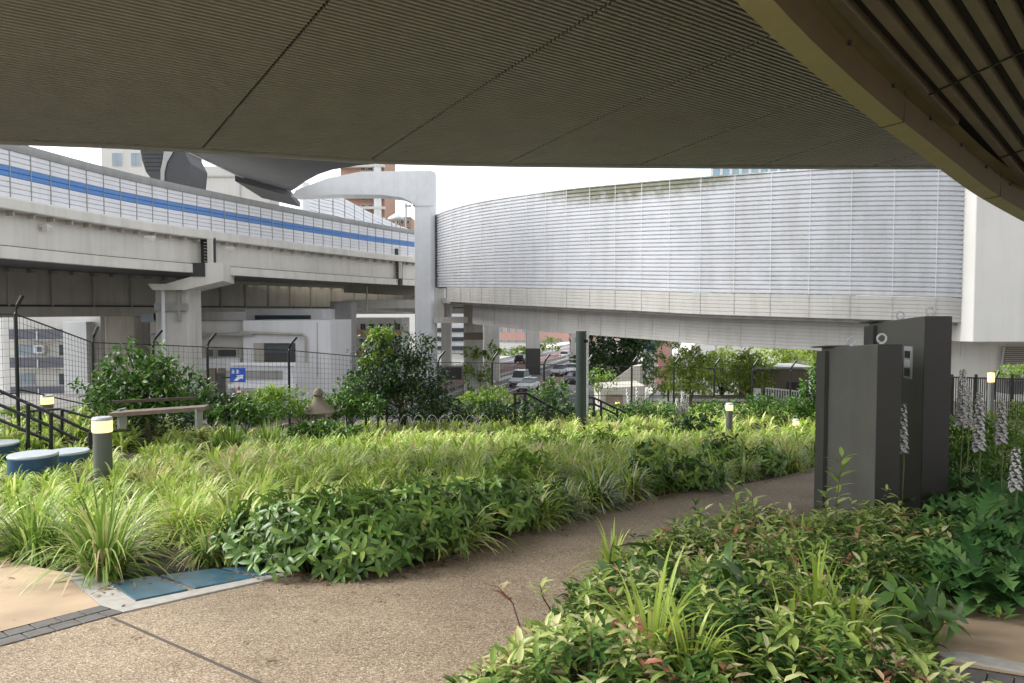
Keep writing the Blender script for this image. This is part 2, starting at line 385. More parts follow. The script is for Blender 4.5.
# right hand corner paving
tag(MB().sheet(gsheet([(925,600),(1100,585),(1200,640),(1100,690),(940,664)],.008)).build('sandy_paving', M['tan']), kind='structure')
tag(MB().prism([(p[0],p[1]) for p in gsheet([(930,655),(965,655),(1060,674),(1060,682),(950,662)],0)], lambda p:-S*p[1]-.03, lambda p:-S*p[1]+.02).build('kerb_stone', M['stone'], bevel=.004), kind='structure')
mb = MB()
for i in range(7):
    for r in range(3):
        x0 = 935+i*27; y0 = 665+r*14+i*4.5
        q = gsheet([(x0,y0),(x0+25.5,y0+4.2),(x0+22,y0+17),(x0-3.5,y0+12.8)],0)
        mb.prism([(p[0],p[1]) for p in q], lambda p:-S*p[1]-.03, lambda p:-S*p[1]+.014)
tag(mb.build('paver_strip', M['paver'], bevel=.003), kind='structure')

# street
dirv = Vector((.277,.961,0)); rn = Vector((.961,-.277,0)); med = Vector((-2,93,0))
def rd(s, o, dz): q = med+dirv*s+rn*o; return (q.x,q.y,STREET+dz)
def strip(s0,s1,o0,o1,dz): return [rd(s0,o0,dz),rd(s1,o0,dz),rd(s1,o1,dz),rd(s0,o1,dz)]
tag(MB().sheet(strip(-60,400,-13,16,0)).build('street', M['asphalt']), kind='structure')
tag(MB().sheet(strip(-60,400,4.2,7.6,.004)).build('red_lane', M['redlane']), kind='structure')
tag(MB().sheet(strip(-60,400,-8,-3.5,.004)).build('red_lane', M['redlane']), kind='structure')
mb = MB()
for o in (1.0,11.2,-3.3,-10.5): mb.sheet(strip(-60,400,o,o+.22,.009))
for k in range(40):
    for o in (4.0,7.7,-6.9): mb.sheet(strip(-60+k*10,-55+k*10,o,o+.2,.009))
tag(mb.build('road_markings', M['paint']), kind='structure')
mb = MB(); 
for o in (16,-17): mb.add([*strip(-60,400,o,o+4,.13)], [(0,1,2,3)]); mb.add([rd(-60,o if o>0 else o+4,0),rd(400,o if o>0 else o+4,0),rd(400,o if o>0 else o+4,.13),rd(-60,o if o>0 else o+4,.13)],[(0,1,2,3)])
tag(mb.build('pavement', M['concrete']), kind='structure')
t = thing('median_barrier', med+Vector((0,0,STREET)), 'grey metal crash barrier running along the middle of the street below', 'barrier')
mb = MB(); mb.bar(rd(-60,-.8,.75), rd(200,-.8,.75), .12, .3); mb.build('rail', M['greycon'], t)
mb = MB(); mb.bar(rd(-60,-.8,.15), rd(200,-.8,.15), .4, .3); mb.build('footing', M['concrete'], t)

# ================================================================= CANOPY overhead
da = ray(-34,425).normalized(); db = Vector((da.y,-da.x,0)).normalized(); dn = da.cross(db).normalized()
if dn.z < 0: dn = -dn
O = P(328,0,12.0)
def tocan(px, py):
    q = onplane(px,py,O,dn)-O; return q.dot(da), q.dot(db)
edge_px = [(-420,118),(-150,131),(0,140),(120,144.5),(200,149),(370,160),(440,162),(512,163.5),(650,165),(800,166),(928,166.5),(1060,166),(1250,160),(1500,150)]
E = sorted([(b,a) for a,b in (tocan(*q) for q in edge_px)])
eb = [e[0] for e in E]; ea = [e[1] for e in E]
def smax(t): return float(np.interp(t, eb, ea))
seams = [tocan(328,0)[1], tocan(612,0)[1], tocan(841,0)[1]]
pitch_t = (seams[2]-seams[0])/2
seams = [seams[0]-1.75*pitch_t]+seams+[seams[2]+pitch_t*k for k in (1,2,3,4)]
can = thing('louvred_canopy', O, 'wide dark louvred soffit of the deck overhead spanning the whole top of the view', 'canopy')
PIT = .112
for t0, t1 in zip(seams, seams[1:]):
    mb = MB(); s = -7.0
    while s < 60:
        lo, hi = t0+.03, t1-.03
        # clip against the front edge
        tt = np.linspace(lo, hi, 25); ok = np.array([smax(x) for x in tt]) > s+.1
        if ok.any():
            a, b = tt[ok].min(), tt[ok].max()
            c = O+da*s+db*((a+b)/2)
            mb.box(c, (b-a, .050, .06), ax=(db,da,dn))
        elif s > 0: break
        s += PIT
    mb.build('louvre_panel', M['soffit'], can)
# backing deck above the louvres
tt = np.linspace(seams[0], seams[-1], 60)
top = [(O+da*(smax(x)+.02)+db*x+dn*.045) for x in tt]; bot = [O+da*(-13)+db*x+dn*.045 for x in (tt[-1],tt[0])]
poly = top+bot; mb = MB(); n = len(poly)
mb.add(poly+[p+dn*.5 for p in poly], [tuple(range(n)),tuple(range(n,2*n))]+[(i,(i+1)%n,n+(i+1)%n,n+i) for i in range(n)])
mb.build('backing_deck', M['soffit2'], can)
mb = MB()
for a,b in zip(top, top[1:]): mb.bar(a-dn*.05, b-dn*.05, .10, .16, up=dn)
mb.build('edge_trim', M['soffit'], can)

# edge beam, warm light put into its olive colour, with ribbed soffit, right
HB = 4.0; pb = Vector((0,0,EYE+HB)); nb = Vector((0,S,1)).normalized()
def bp(px,py,dh=0):
    return onplane(px,py,pb+Vector((0,0,dh)),nb)
outer = [bp(*q) for q in [(660,-110),(700,-45),(735,0),(770,35),(805,66),(840,95),(876,123),(934,165),(976,195),(1024,222),(1060,240),(1100,256)]]
outer = [outer[0]+(outer[0]-outer[1])*k for k in (6,4,2)]+outer
outer = resample(outer, .6)
fr = frames(outer)
vd = thing('overhead_viaduct', outer[20], 'edge beam tinted olive by warm light and ribbed steel soffit of the viaduct crossing the upper right corner', 'viaduct')
W0 = .30
def inner(i, w): p,t,nn = fr[i]; q = p-nn*w; return q
mb = MB(); k = len(fr); rows = []
for i in range(k):
    p = fr[i][0]; q = inner(i, W0); q = Vector((q.x,q.y,p.z+.03)); rows += [p, q, p+Vector((0,0,.75)), q+Vector((0,0,.7))]
fs = []
for i in range(k-1):
    a = i*4; b = a+4; fs += [(a,a+1,b+1,b),(a+2,b+2,b+3,a+3),(a,b,b+2,a+2)]
mb.add(rows, fs); mb.build('edge_beam', M['olive'], vd)
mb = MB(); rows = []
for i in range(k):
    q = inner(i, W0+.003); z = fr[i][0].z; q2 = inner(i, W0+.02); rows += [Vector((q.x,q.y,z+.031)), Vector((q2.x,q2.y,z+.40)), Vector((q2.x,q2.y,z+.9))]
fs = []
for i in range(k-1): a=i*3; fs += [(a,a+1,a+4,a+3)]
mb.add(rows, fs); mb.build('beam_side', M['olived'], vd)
mb = MB()
for i in range(3,k-1,3):
    q = inner(i, W0+.05); z = fr[i][0].z; mb.box((q.x,q.y,z+.38), (.035,.035,.06))
mb.build_each('bracket', M['black'], vd)
mb = MB()
for i in (6, 12, 22, 32, 42):
    if i < k:
        p = fr[i][0]; q = inner(i,W0); mb.bar(p+Vector((0,0,-.002)), Vector((q.x,q.y,p.z+.024)), .012, .01)
        mb.bar(Vector((q.x,q.y,p.z+.02))-fr[i][2]*.008, Vector((q.x,q.y,p.z+.5))-fr[i][2]*.012, .012, .012)
mb.build_each('beam_joint', M['gap'], vd)
# ribs: run in direction rdv, in the plane HB+.62
rdv = Vector((.94,1,-S)).normalized(); rp = Vector((rdv.y,-rdv.x,S*rdv.x)).normalized(); ru = rdv.cross(rp).normalized(); ru = ru if ru.z>0 else -ru
base = Vector((0,0,EYE+HB+.62)); mb = MB(); mbd = MB()
pi_ = .29
inpts = [inner(i,W0+.08) for i in range(k)]
ic = sorted([((q-base).dot(rdv), (q-base).dot(rp)) for q in inpts])
ss = np.array([-5]+[a for a,_ in ic]); oo = np.array([ic[0][1]-.0]+[b for _,b in ic])
sgrid = np.linspace(-5, ss[-1], 400); og = np.interp(sgrid, ss, oo)
nr = 22; off0 = oo.min()
for r in range(nr):
    o = off0+.12+r*pi_
    inside = sgrid[og < o-.05]
    if len(inside) == 0: continue
    s0, s1 = inside.min(), inside.max()
    prof = [(-pi_*.5,.16),(-pi_*.34,.16),(-pi_*.22,0),(pi_*.22,0),(pi_*.34,.16),(pi_*.5,.16)]
    vs = []
    for s in (s0, s1): vs += [base+rdv*s+rp*(o+a)+ru*h for a,h in prof]
    mb.add(vs, [(i,i+1,i+7,i+6) for i in range(5)])
    mbd.box(base+rdv*((s0+s1)/2)+rp*(o+pi_*.5)+ru*.12, (s1-s0, pi_*.26, .06), ax=(rdv,rp,ru))
mb.build('ribbed_soffit', M['rib'], vd); mbd.build_each('rib_groove', M['soffit2'], vd)
for s_ in (5.5, 9.0, 13.0, 17.5, 22):
    o0 = float(np.interp(s_, sgrid, og))+.15
    MB().bar(base+rdv*s_+rp*o0-ru*.012, base+rdv*(s_-3.5)+rp*(o0+6)-ru*.012, .03, .014, up=ru).build('joint_strip', M['black'], vd)
dk = MB(); q0 = [base+rdv*a+rp*(b-.12) for a,b in zip(ss, oo)]
for a,b in zip(q0, q0[1:]):
    pts = [a+Vector((0,0,.2)), b+Vector((0,0,.2)), b+rp*6.4+Vector((0,0,.2)), a+rp*6.4+Vector((0,0,.2))]
    dk.add(pts+[p+Vector((0,0,.5)) for p in pts], [(0,1,2,3),(4,5,6,7),(0,1,5,4),(2,3,7,6)])
dk.build('deck', M['soffit2'], vd)

# ================================================================= LEFT ELEVATED HIGHWAY
def hz(z): return EYE+z
nodes = [(26,140),(8,118),(-12.4,90),(-25.5,59),(-29.2,42),(-30.6,28),(-31.2,12)]
pathA = resample([(x,y,hz(9.75)) for x,y in nodes], 1.55)
hw = thing('elevated_highway', (-25,60,STREET), 'long elevated highway with white noise barrier and a blue stripe at left', 'highway')
sweep(MB(), pathA, [(-.25,-.55),(.12,-.55),(.22,-.3),(.16,-.02),(-.12,.02),(-.25,-.15)]).build('barrier_cap', M['cap'], hw, smooth=True)
rows = 9; ph = 2.75; zb = -.55
for i in range(rows):
    z1 = zb-i*ph/rows; z0 = z1-ph/rows+.02
    m = M['blue'] if i in (3,4) else M['panel']
    sweep(MB(), pathA, [(-.12,z0),(.03,z0),(.05,z0+.03),(.05,z1-.02),(.03,z1),(-.12,z1)]).build('barrier_row', m, hw)
sweep(MB(), pathA, rect(-.11,-.05,zb-ph,zb)).build('barrier_backing', M['cap'], hw)
mb = MB()
for p,t,nn in frames(pathA):
    if p.y < 125: mb.box((p.x+nn.x*.07, p.y+nn.y*.07, p.z-.55-ph/2), (.05,.04,ph), math.atan2(t.y,t.x))
mb.build_each('barrier_post', M['cap'], hw)
z = zb-ph
sweep(MB(), pathA, [(-.4,z-.72),(.45,z-.72),(.5,z-.66),(.5,z-.12),(.42,z),(-.4,z)]).build('fascia', M['cream'], hw)
mb = MB()
for i,(p,t,nn) in enumerate(frames(pathA)):
    if p.y < 120: mb.box((p.x-nn.x*.0, p.y-nn.y*.0, p.z+z-.85), (.1,.5,.28), math.atan2(t.y,t.x))
mb.build_each('bracket', M['creamd'], hw)
sweep(MB(), pathA, rect(-.9,-.5,-6.0,z-.7)).build('web', M['cream'], hw)
sweep(MB(), pathA, rect(-.9,-.25,-6.75,-6.05)).build('bottom_flange', M['cream'], hw)
sweep(MB(), pathA, rect(-.9,-.3,-6.05,-6.0)).build('flange_shadow_gap', M['gap'], hw)
sweep(MB(), pathA, rect(-17,-.9,-6.3,-5.9)).build('soffit', M['dsoffit'], hw)
sweep(MB(), pathA, rect(-17,-.4,-3.9,-3.4)).build('deck', M['greycon'], hw)
sweep(MB(), pathA, rect(-17.4,-17,-6.7,-1.5)).build('far_web', M['creamd'], hw)
mb = MB()
for D,x in ((46,45),(53,150),(62,230),(73,283),(82,332)):
    q = P(x, 310-(9.75-4.55)*740/D, D); MB().box(q, (.55,.5,.2)).box(q+Vector((.1,-.1,-.17)), (.3,.25,.2)).build('lamp_unit', M['cream'], hw)
# expansion joint with ladder-like drain
for px,D in ((206,60.3),(397,88.3)):
    q = P(px, 250, D); mb = MB(); zt = hz(9.75)
    for dx in (-.45,.45): mb.box((q.x+dx*.9,q.y+.3-dx*1.0, zt-5.0), (.35,.35,2.0))
    mb.build_each('joint_post', M['cream'], hw)
    mb = MB(); mb.box((q.x,q.y+.5, zt-5.3), (.7,.9,2.9), math.radians(65))
    mb.build('expansion_joint', M['gap'], hw)
    mb = MB()
    for k_ in range(9): mb.box((q.x+.1,q.y+.0, zt-4.3-k_*.25), (.6,.08,.06), math.radians(65))
    mb.build('ladder', M['creamd'], hw)

# lower viaduct behind
nodesC = [(-2,125),(-14,118),(-26.5,105),(-38,72),(-41.5,58),(-43,40),(-43.5,25)]
pathC = resample([(x,y,hz(-.05)) for x,y in nodesC], 2.2)
lv = thing('lower_viaduct', (-35,70,STREET), 'lower weathered viaduct girder in the shade under the elevated highway', 'viaduct')
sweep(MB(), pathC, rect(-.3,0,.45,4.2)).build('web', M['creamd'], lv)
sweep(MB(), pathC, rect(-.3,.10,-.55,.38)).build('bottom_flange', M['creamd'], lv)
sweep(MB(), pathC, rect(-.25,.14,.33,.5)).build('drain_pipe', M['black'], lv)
sweep(MB(), pathC, rect(-12,-.3,.3,.7)).build('soffit', M['dsoffit'], lv)
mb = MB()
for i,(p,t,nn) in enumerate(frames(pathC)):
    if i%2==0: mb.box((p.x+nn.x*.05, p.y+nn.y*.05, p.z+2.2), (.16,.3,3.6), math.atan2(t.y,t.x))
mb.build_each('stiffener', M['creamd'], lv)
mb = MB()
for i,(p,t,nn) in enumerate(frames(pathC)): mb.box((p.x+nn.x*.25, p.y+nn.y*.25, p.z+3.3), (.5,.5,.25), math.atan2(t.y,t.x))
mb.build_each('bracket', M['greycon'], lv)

# piers
def pier(name, px0, px1, D, ztop, label, depth=None, mat='concrete', extra=None):
    a, b = P(px0,310,D), P(px1,310,D); w = b.x-a.x; cx = (a.x+b.x)/2; depth = depth or w
    t = thing(name, (cx, D+depth/2, STREET), label, 'pier')
    mb = MB(); mb.box((cx, D+depth/2, (STREET+ztop)/2), (w, depth, ztop-STREET)); mb.build('shaft', M[mat], t, bevel=.12)
    return t, cx, w, depth
t,cx,w,dp = pier('highway_pier', 155, 188, 61, hz(2.0), 'cream highway pier with a bracketed cap below the long blue striped barrier')
mb = MB()
a = P(225,264,60); 
poly = [P(150,284,60),P(155,290,60),P(187,290,60),P(225,281,60),P(225,263,60),P(206,263,60),P(196,276,60),P(168,284,60)]
vs = [Vector((p.x,59.6,p.z)) for p in poly]; n = len(vs); vs2 = [Vector((p.x-1.5,66,p.z)) for p in poly]
mb.add(vs+vs2, [tuple(range(n)),tuple(range(n,2*n))]+[(i,(i+1)%n,n+(i+1)%n,n+i) for i in range(n)]); mb.build('pier_cap', M['cream'], t)
mb = MB(); mb.tube([P(163,284,60.6), P(163,330,60.6)+Vector((0,0,-3))], .16, 8); mb.build('downpipe', M['white'], t, smooth=True)
mb = MB(); mb.box(P(179,300,60.8), (.25,.3,3.5)); mb.box(P(171.5,307,60.7), (2.75,.25,.6)); mb.build('trim_band', M['greycon'], t)
mb = MB(); q = P(200,270,59.9); mb.box(q, (1.1,.8,1.1)); mb.build('bearing', M['gap'], t)
pier('highway_pier', 330, 352, 86, hz(1.0), 'weathered grey pier right of the white building with the dark window', mat='greycon')
pier('highway_pier', 104, 134, 75, hz(-.4), 'broad cream pier behind the leafy tree at left', mat='creamd')
pier('highway_pier', 134, 150, 78, hz(.4), 'narrow cream pier just left of the bracketed highway pier', mat='greycon')
t = thing('cross_beam', P(380,305,95), 'horizontal cream beam just left of the tall portal column', 'beam')
mb = MB(); a=P(345,304,95); b=P(425,304,95); mb.bar(a,b,1.2,1.1); mb.build('beam', M['cream'], t)
mb = MB(); mb.bar(P(345,285,97),P(425,289,97),1.2,2.0); mb.build('upper_girder', M['creamd'], t)
mb = MB(); mb.tube([P(345,311,92),P(412,313,92)],.12,6); mb.tube([P(367,286,92),P(367,311,92)],.1,6); mb.tube([P(344,303,92),P(344,312,92)],.22,6)
mb.build('pipe', M['concrete'], t)

# portal column with arm
pc = thing('portal_pier', P(423,400,80).to_tuple()[:2]+(STREET,), 'tall white portal column with a long arm reaching left over the highway', 'pier')
D = 80; xl = P(413,0,D).x; xr = P(433.5,0,D).x; zt = P(430,170.5,D).z
mb = MB(); mb.prism([(xl,D),(xr-.4,D),(xr,D+.4),(xr,D+2.6),(xl,D+2.6)], STREET, zt); mb.build('column', M['white'], pc, bevel=.1)
arm = [(433,170.6),(361,171.5),(328,178),(296,190),(292,196),(338,194.5),(381,194.8),(402,197.5),(411,202),(413,206)]
vs = [P(x,y,D-.02) for x,y in arm]; vs2 = [v+Vector((0,2.6,0)) for v in vs]; n = len(vs)
vs = [Vector((v.x if i else xr-.35, v.y, v.z)) for i,v in enumerate(vs)]
MB().add(vs+vs2, [tuple(range(n)),tuple(range(n,2*n))]+[(i,(i+1)%n,n+(i+1)%n,n+i) for i in range(n)]).build('arm', M['white'], pc)
mb = MB(); a = P(433,270,D); b = P(444,295,D)
mb.prism([(xr-.05,D+.3),(b.x,D+.3),(b.x,D+2.4),(xr-.05,D+2.4)], P(0,322,D).z, P(0,288,D).z); mb.build('side_corbel', M['concrete'], pc, bevel=.05)
mb = MB(); mb.prism([(xr-.1,D-.3),(P(466,0,D).x,D-.3),(P(466,0,D).x,D+3),(xr-.1,D+3)], P(0,323,D).z, P(0,317,D).z); mb.build('bearing_ledge', M['concrete'], pc)
mb = MB(); mb.box(P(424,206,D-.06),(2.1,.03,.04)); mb.box(P(424,357,D-.06),(2.3,.1,.12)); mb.build_each('joint_line', M['cap'], pc)
# road light on highway edge
t = thing('road_lamp', P(396,256,88), 'thin grey post with a flat round head standing at the highway edge', 'lamp post')
MB().tube([P(396,258,88),P(396,217,88)],.13,8).build('post', M['frame'], t); MB().lathe(P(396,219,88),[(.1,-.2),(1.0,-.05),(.9,.15),(.2,.6),(.05,.7)],12).build('head', M['frame'], t)
MB().box(P(394,253,87.6),(1.0,.5,1.0)).build('control_box', M['darksteel'], t)
t = thing('mast', P(406,230,118), 'thin dark mast standing behind the tall portal column', 'mast')
MB().tube([P(406,235,118),P(406,203,118)],.15,6).build('post', M['cap'], t); MB().box(P(408,206,118),(1.0,.3,.3)).build('arm', M['cap'], t)

# upper ramp deck (soffit), loop wall, dark curved walls
HZ = 13.0
def up_pt(px,py,h=HZ): return onplane(px,py,Vector((0,0,hz(h))),Vector((0,0,1)))
rk = thing('upper_ramp', up_pt(300,175), 'grey curved underside of the high ramp above the blue striped highway', 'ramp')
pl = [up_pt(*q) for q in [(176,146),(212,163),(235,173),(257,183.5),(275,189),(291,191),(297,187.5),(305,181.5),(318,174.5),(332,169.8),(358,165.5),(384,163),(450,150)]]
MB().prism([(p.x,p.y) for p in pl], hz(HZ), hz(HZ+1.6)).build('deck', M['dsoffit'], rk)
nod = [up_pt(*q) for q in [(176,146),(212,163),(257,183.5),(291,191)]]
nod = resample(nod, 1.5)
sweep(MB(), nod, rect(-.2,0.0,-.1,3.0)).build('parapet', M['cap'], rk)
MB().prism([(p.x,p.y) for p in (up_pt(235,181,12.4),up_pt(291,196.5,12.4),up_pt(300,207,12.4),up_pt(262,198,12.4))], hz(12.4), hz(13)).build('cross_girder', M['darkrib'], rk)
lp = thing('loop_barrier', P(350,220,105), 'curved white panelled barrier of the loop ramp seen behind the portal arm', 'barrier')
nd = [(296,205,91,15.4),(305,204,92,15.2),(322,203,95,15.0),(342,200,99,14.9),(370,212,107,14.0),(395,222,114,13.2),(411,228,119,12.8),(432,236,126,12.1)]
pth = resample([Vector((P(x,200,D_).x, D_, hz(h))) for x,y,D_,h in nd][::-1], 1.4)
for i in range(14): sweep(MB(), pth, rect(-.1,.0+.03*(i%2),-.45*(i+1)+.05,-.45*i)).build('barrier_row', M['panel'], lp)
sweep(MB(), pth, rect(-.2,-.1,-6.6,0)).build('backing', M['gap'], lp)
mb = MB()
for p,tt_,nn in frames(pth)[::2]: mb.box((p.x+nn.x*.06,p.y+nn.y*.06,p.z-3.2),(.12,.05,6.4),math.atan2(tt_.y,tt_.x))
mb.build_each('barrier_post', M['cap'], lp)
p,tt_,nn = frames(pth)[-1]; MB().box((p.x+nn.x*.1,p.y+nn.y*.1,p.z-3.0),(1.2,.5,7.0),math.atan2(tt_.y,tt_.x)).build('end_trim', M['white'], lp)
def curvedwall(name, label, pts, h0, h1, mat, trim=None):
    c = [P(x,165,D_) for x,D_ in pts]; t = thing(name, Vector((c[0].x,c[0].y,hz(h0))), label, 'wall')
    pt = resample([Vector((q.x,q.y,0)) for q in c], .6)
    prof = []; nr_ = 22
    for i in range(nr_): za = hz(h0+(h1-h0)*i/nr_); zb_ = hz(h0+(h1-h0)*(i+.8)/nr_); prof += [(.0,za),(.12,za+.02),(.12,zb_),(.0,zb_+.01)]
    prof += [(-.3,hz(h1)),(-.3,hz(h0))]
    sweep(MB(), pt, prof).build('ribbed_panel', mat, t)
    if trim is not None: p,tt_,nn = frames(pt)[trim]; MB().box((p.x,p.y,hz((h0+h1)/2)),(.7,.7,h1-h0+.4),math.atan2(tt_.y,tt_.x)).build('edge_trim', M['cap'], t)
def outline(name, px, D_, dep, mat, parent):
    vs=[P(x,y,D_) for x,y in px]; n=len(vs); vs2=[v+Vector((-.6,dep,0)) for v in vs]
    return MB().add(vs+vs2,[tuple(range(n)),tuple(range(n,2*n))]+[(i,(i+1)%n,n+(i+1)%n,n+i) for i in range(n)]).build(name,M[mat],parent)
t = thing('curved_parapet', P(152,190,81), 'dark grey curved ramp belly, the left one beside the cream building top', 'ramp')
outline('belly', [(140,135),(165,135),(165,150),(161,163),(160,185),(153,181),(146,172),(142,160),(140,148)], 81, 6, 'darkrib', t)
for y in (150,154,158,162,166,170): MB().bar(P(142+(y-150)*.18,y,80.95),P(163-(y-150)*.1,y,80.95),.06,.05).build('rib', M['gap'], t)
t = thing('curved_parapet', P(176,195,80), 'dark grey curved ramp belly with pale trim, right of its twin under the canopy', 'ramp')
outline('belly', [(184,135),(184,151),(190,163),(189,175),(187,192),(164,190),(164,172),(167,162),(174,152),(180,135)], 80, 6, 'darkrib', t)
outline('edge_trim', [(166,135),(184,135),(183,146),(173,152),(167,162),(164.5,172),(164,190),(160.5,190),(160.5,170),(163,158)], 79.9, 1.5, 'cap', t)
t = thing('service_building', P(225,190,96), 'beige concrete wall block above the highway barrier, below the high ramp', 'building')
MB().box(P(232,188,97)+Vector((0,0,0)), (11,4,4.8)).build('wall', M['pale'], t)
mb = MB(); mb.box(P(240,186,94.9),(.12,.1,4.6)); mb.box(P(222,176.5,94.9),(9,.1,.2)); mb.build_each('pilaster', M['creamd'], t)
MB().box(P(253,184,94.9),(1.4,.1,1.2)).build('window', M['glasslight'], t)

# ================================================================= CURVED RAMP WALL (right)
Wn = [(1010,44.2,.55),(974,44.5,.70),(930,44.6,.80),(820,46.6,.98),(700,50.8,1.2),(630,54.7,1.45),(560,59.4,1.7),(500,65.6,1.98),(465,71.5,2.2),(440,79.5,2.45),(432,86,2.6)]
wp = [Vector((P(x,300,D_).x, D_, hz(z_))) for x,D_,z_ in Wn]
wfull = resample(wp[1:], 2.35)
cr = thing('curved_ramp', Vector((8,52,STREET)), 'big curving ramp wall of pale horizontal louvre panels filling the right half', 'ramp wall')
WH = 7.75; NS = 27
prof = []
for i in range(NS):
    z0 = WH*i/NS; z1 = WH*(i+1)/NS
    prof += [(.0,z0+.0),(.10,z0+.03),(.12,z1-.09),(.0,z1-.055)]
prof += [(0,WH),(.12,WH+.01),(.12,WH+.09),(-.4,WH+.09),(-.4,0)]
fine = resample(wp[1:], .6)
sweep(MB(), fine, prof).build('louvre_wall', M['louvre'], cr)
mb = MB()
for p,t_,nn in frames(wfull): mb.box((p.x+nn.x*.112,p.y+nn.y*.112,p.z+WH/2),(.04,.03,WH),math.atan2(t_.y,t_.x))
mb.build_each('panel_joint', M['frame'], cr)
wf = [p for p in fine if P(465,0,p.y).x < p.x+.2 or True]
fpro = [(-.4,-1.5),(.06,-1.5)]
for i in range(6): fpro += [(.06,-1.5+.245*i+.02),(.085,-1.5+.245*i+.03),(.085,-1.5+.245*i+.22),(.06,-1.5+.245*i+.235)]
fpro += [(-.4,-.02)]
short = [p for p in fine if p.y < 77]
sweep(MB(), short, fpro).build('fascia', M['fascia'], cr)
sg = [p for p in fine if p.y < 73][2:]
gp = [(-6,-3.62),(-1.3,-3.62)]
for i in range(9): gp += [(-1.3,-3.62+.235*i+.02),(-1.275,-3.62+.235*i+.03),(-1.275,-3.62+.235*i+.21),(-1.3,-3.62+.235*i+.225)]
gp += [(-1.3,-1.35),(-6,-1.35)]
sweep(MB(), sg, gp).build('lower_girder', M['fascia'], cr)
mb = MB()
for p,t_,nn in frames(wfull):
    if p.y < 77: mb.box((p.x+nn.x*.09,p.y+nn.y*.09,p.z-.76),(.03,.03,1.44),math.atan2(t_.y,t_.x))
    if p.y < 72: 
        a = p+nn*(-1.27); mb.bar((a.x,a.y,a.z-3.6),(a.x+t_.x*-.15,a.y+t_.y*-.15,a.z-1.4),.03,.03)
mb.build_each('fascia_joint', M['cap'], cr)
sweep(MB(), fine, rect(-11,-.3,-1.7,-1.2)).build('deck', M['greycon'], cr)
mb = MB(); mb.box((wp[1].x+.12, wp[1].y+.05, wp[1].z+WH/2), (.16,.3,WH+.1)); mb.build('end_post', M['white'], cr)
for px0,px1,D_,lab in ((463.5,483,82,'cream ramp pier hung with green ivy, nearest the portal column'),(484,499.5,95,'grey ramp pier second from the portal column'),(526,540,106,'square ramp pier with a dark base standing between the traffic lanes'),(570,576,118,'slim far ramp pier just left of the dark green pole'),(441,451,118,'pale distant pier seen right of the portal column')):
    t,cx,w,dp = pier('ramp_pier', px0, px1, D_, hz(.9), lab)
    if px0 in (526,): MB().box((cx,D_+dp/2,STREET+1.9),(w+.12,dp+.12,3.8)).build('dark_base', M['darksteel'], t)
    if px0 == 463.5:
        MB().box((cx-.35,D_-.03,hz(-3)),(.9,.05,8)).build('stained_strip', M['creamd'], t)
        MB().box((cx,D_-.06,hz(-2.9)),(w,.05,.8)).build('joint_band', M['taupe'], t)
# white block at right end
wb = thing('abutment_block', (30,46,STREET), 'smooth plain white block at the right end of the curved ramp', 'building')
xw = P(981,0,44).x
MB().prism([(xw-.45,44.35),(xw,43.9),(60,43.9),(60,58),(xw-.45,58)], P(0,342,44).z, hz(10)).build('upper_wall', M['pale'], wb, bevel=.05)
MB().prism([(P(955,0,47).x,47),(62,47),(62,57),(P(955,0,47).x,57)], STREET, P(0,342,44).z+.3).build('lower_wall', M['concrete'], wb)
mb = MB(); a = P(1004,345,46.9)
for i in range(9): mb.box((a.x+4,46.85,a.z-.15-i*.13),(8,.12,.07))
mb.build('louvre', M['taupe'], wb)
MB().bar(P(1004,346,46.8),P(999,378,46.8),.12,.12).build('pipe', M['cap'], wb)

# ================================================================= BUILDINGS
def windows(t, x0, x1, z0, z1, nx_, nz_, D, fw=.6, fh=.55, mat='glass', frame=True, zf=0):
    for i in range(nx_):
        for j in range(nz_):
            cx = x0+(x1-x0)*(i+.5)/nx_; cz = z0+(z1-z0)*(j+.5)/nz_; w = (x1-x0)/nx_*fw; h = (z1-z0)/nz_*fh
            f = MB().box((cx,D-.02,cz),(w+.2,.12,h+.2)).build('window', M['frame'], t)
            m = MB(); m.box((cx-w/4,D-.09,cz),(w/2-.04,.04,h)); m.box((cx+w/4,D-.09,cz),(w/2-.04,.04,h)); m.build('pane', M[mat], f)
def bld(name, px0, px1, pytop, D, depth, mat, label, base=None):
    a = P(px0,pytop,D); b = P(px1,pytop,D); base = STREET if base is None else base
    t = thing(name, ((a.x+b.x)/2, D+depth/2, base), label, 'building')
    MB().box(((a.x+b.x)/2, D+depth/2, (a.z+base)/2),(b.x-a.x, depth, a.z-base)).build('wall', M[mat], t)
    return t, a.x, b.x, a.z
t,x0,x1,zt_ = bld('apartment_block', 101, 150, 138, 125, 14, 'pale', 'cream apartment block top with windows rising behind the highway barrier')
windows(t, P(104,0,125).x, P(142,0,125).x, P(0,170,125).z, P(0,149,125).z, 2, 1, 125, .5, .6, 'glasslight')
t,x0,x1,zt_ = bld('brick_apartments', 340, 384, 120, 150, 14, 'brick', 'orange brick apartment tower with pale balconies behind the portal arm', P(0,262,150).z)
mb = MB()
for y in (166,185.5,197,208,219): mb.box((x0+(x1-x0)/2, 149.2, P(0,y,149).z),(x1-x0+.4,1.4,.5))
mb.build_each('balcony_slab', M['pale'], t)
windows(t, P(358,0,150).x, P(380,0,150).x, P(0,222,150).z, P(0,163,150).z, 3, 6, 150, .6, .45)
MB().box((x1-1.2,149.0,P(0,190,149).z),(1.4,.8,16)).build('white_pilaster', M['white'], t)
t,x0,x1,zt_ = bld('brick_building', 388, 411, 217, 160, 10, 'brick', 'low orange brick building between the mast and the portal column', P(0,262,160).z)
windows(t, x0,x1, P(0,232,160).z, zt_-.4, 4, 2, 160, .5,.5)
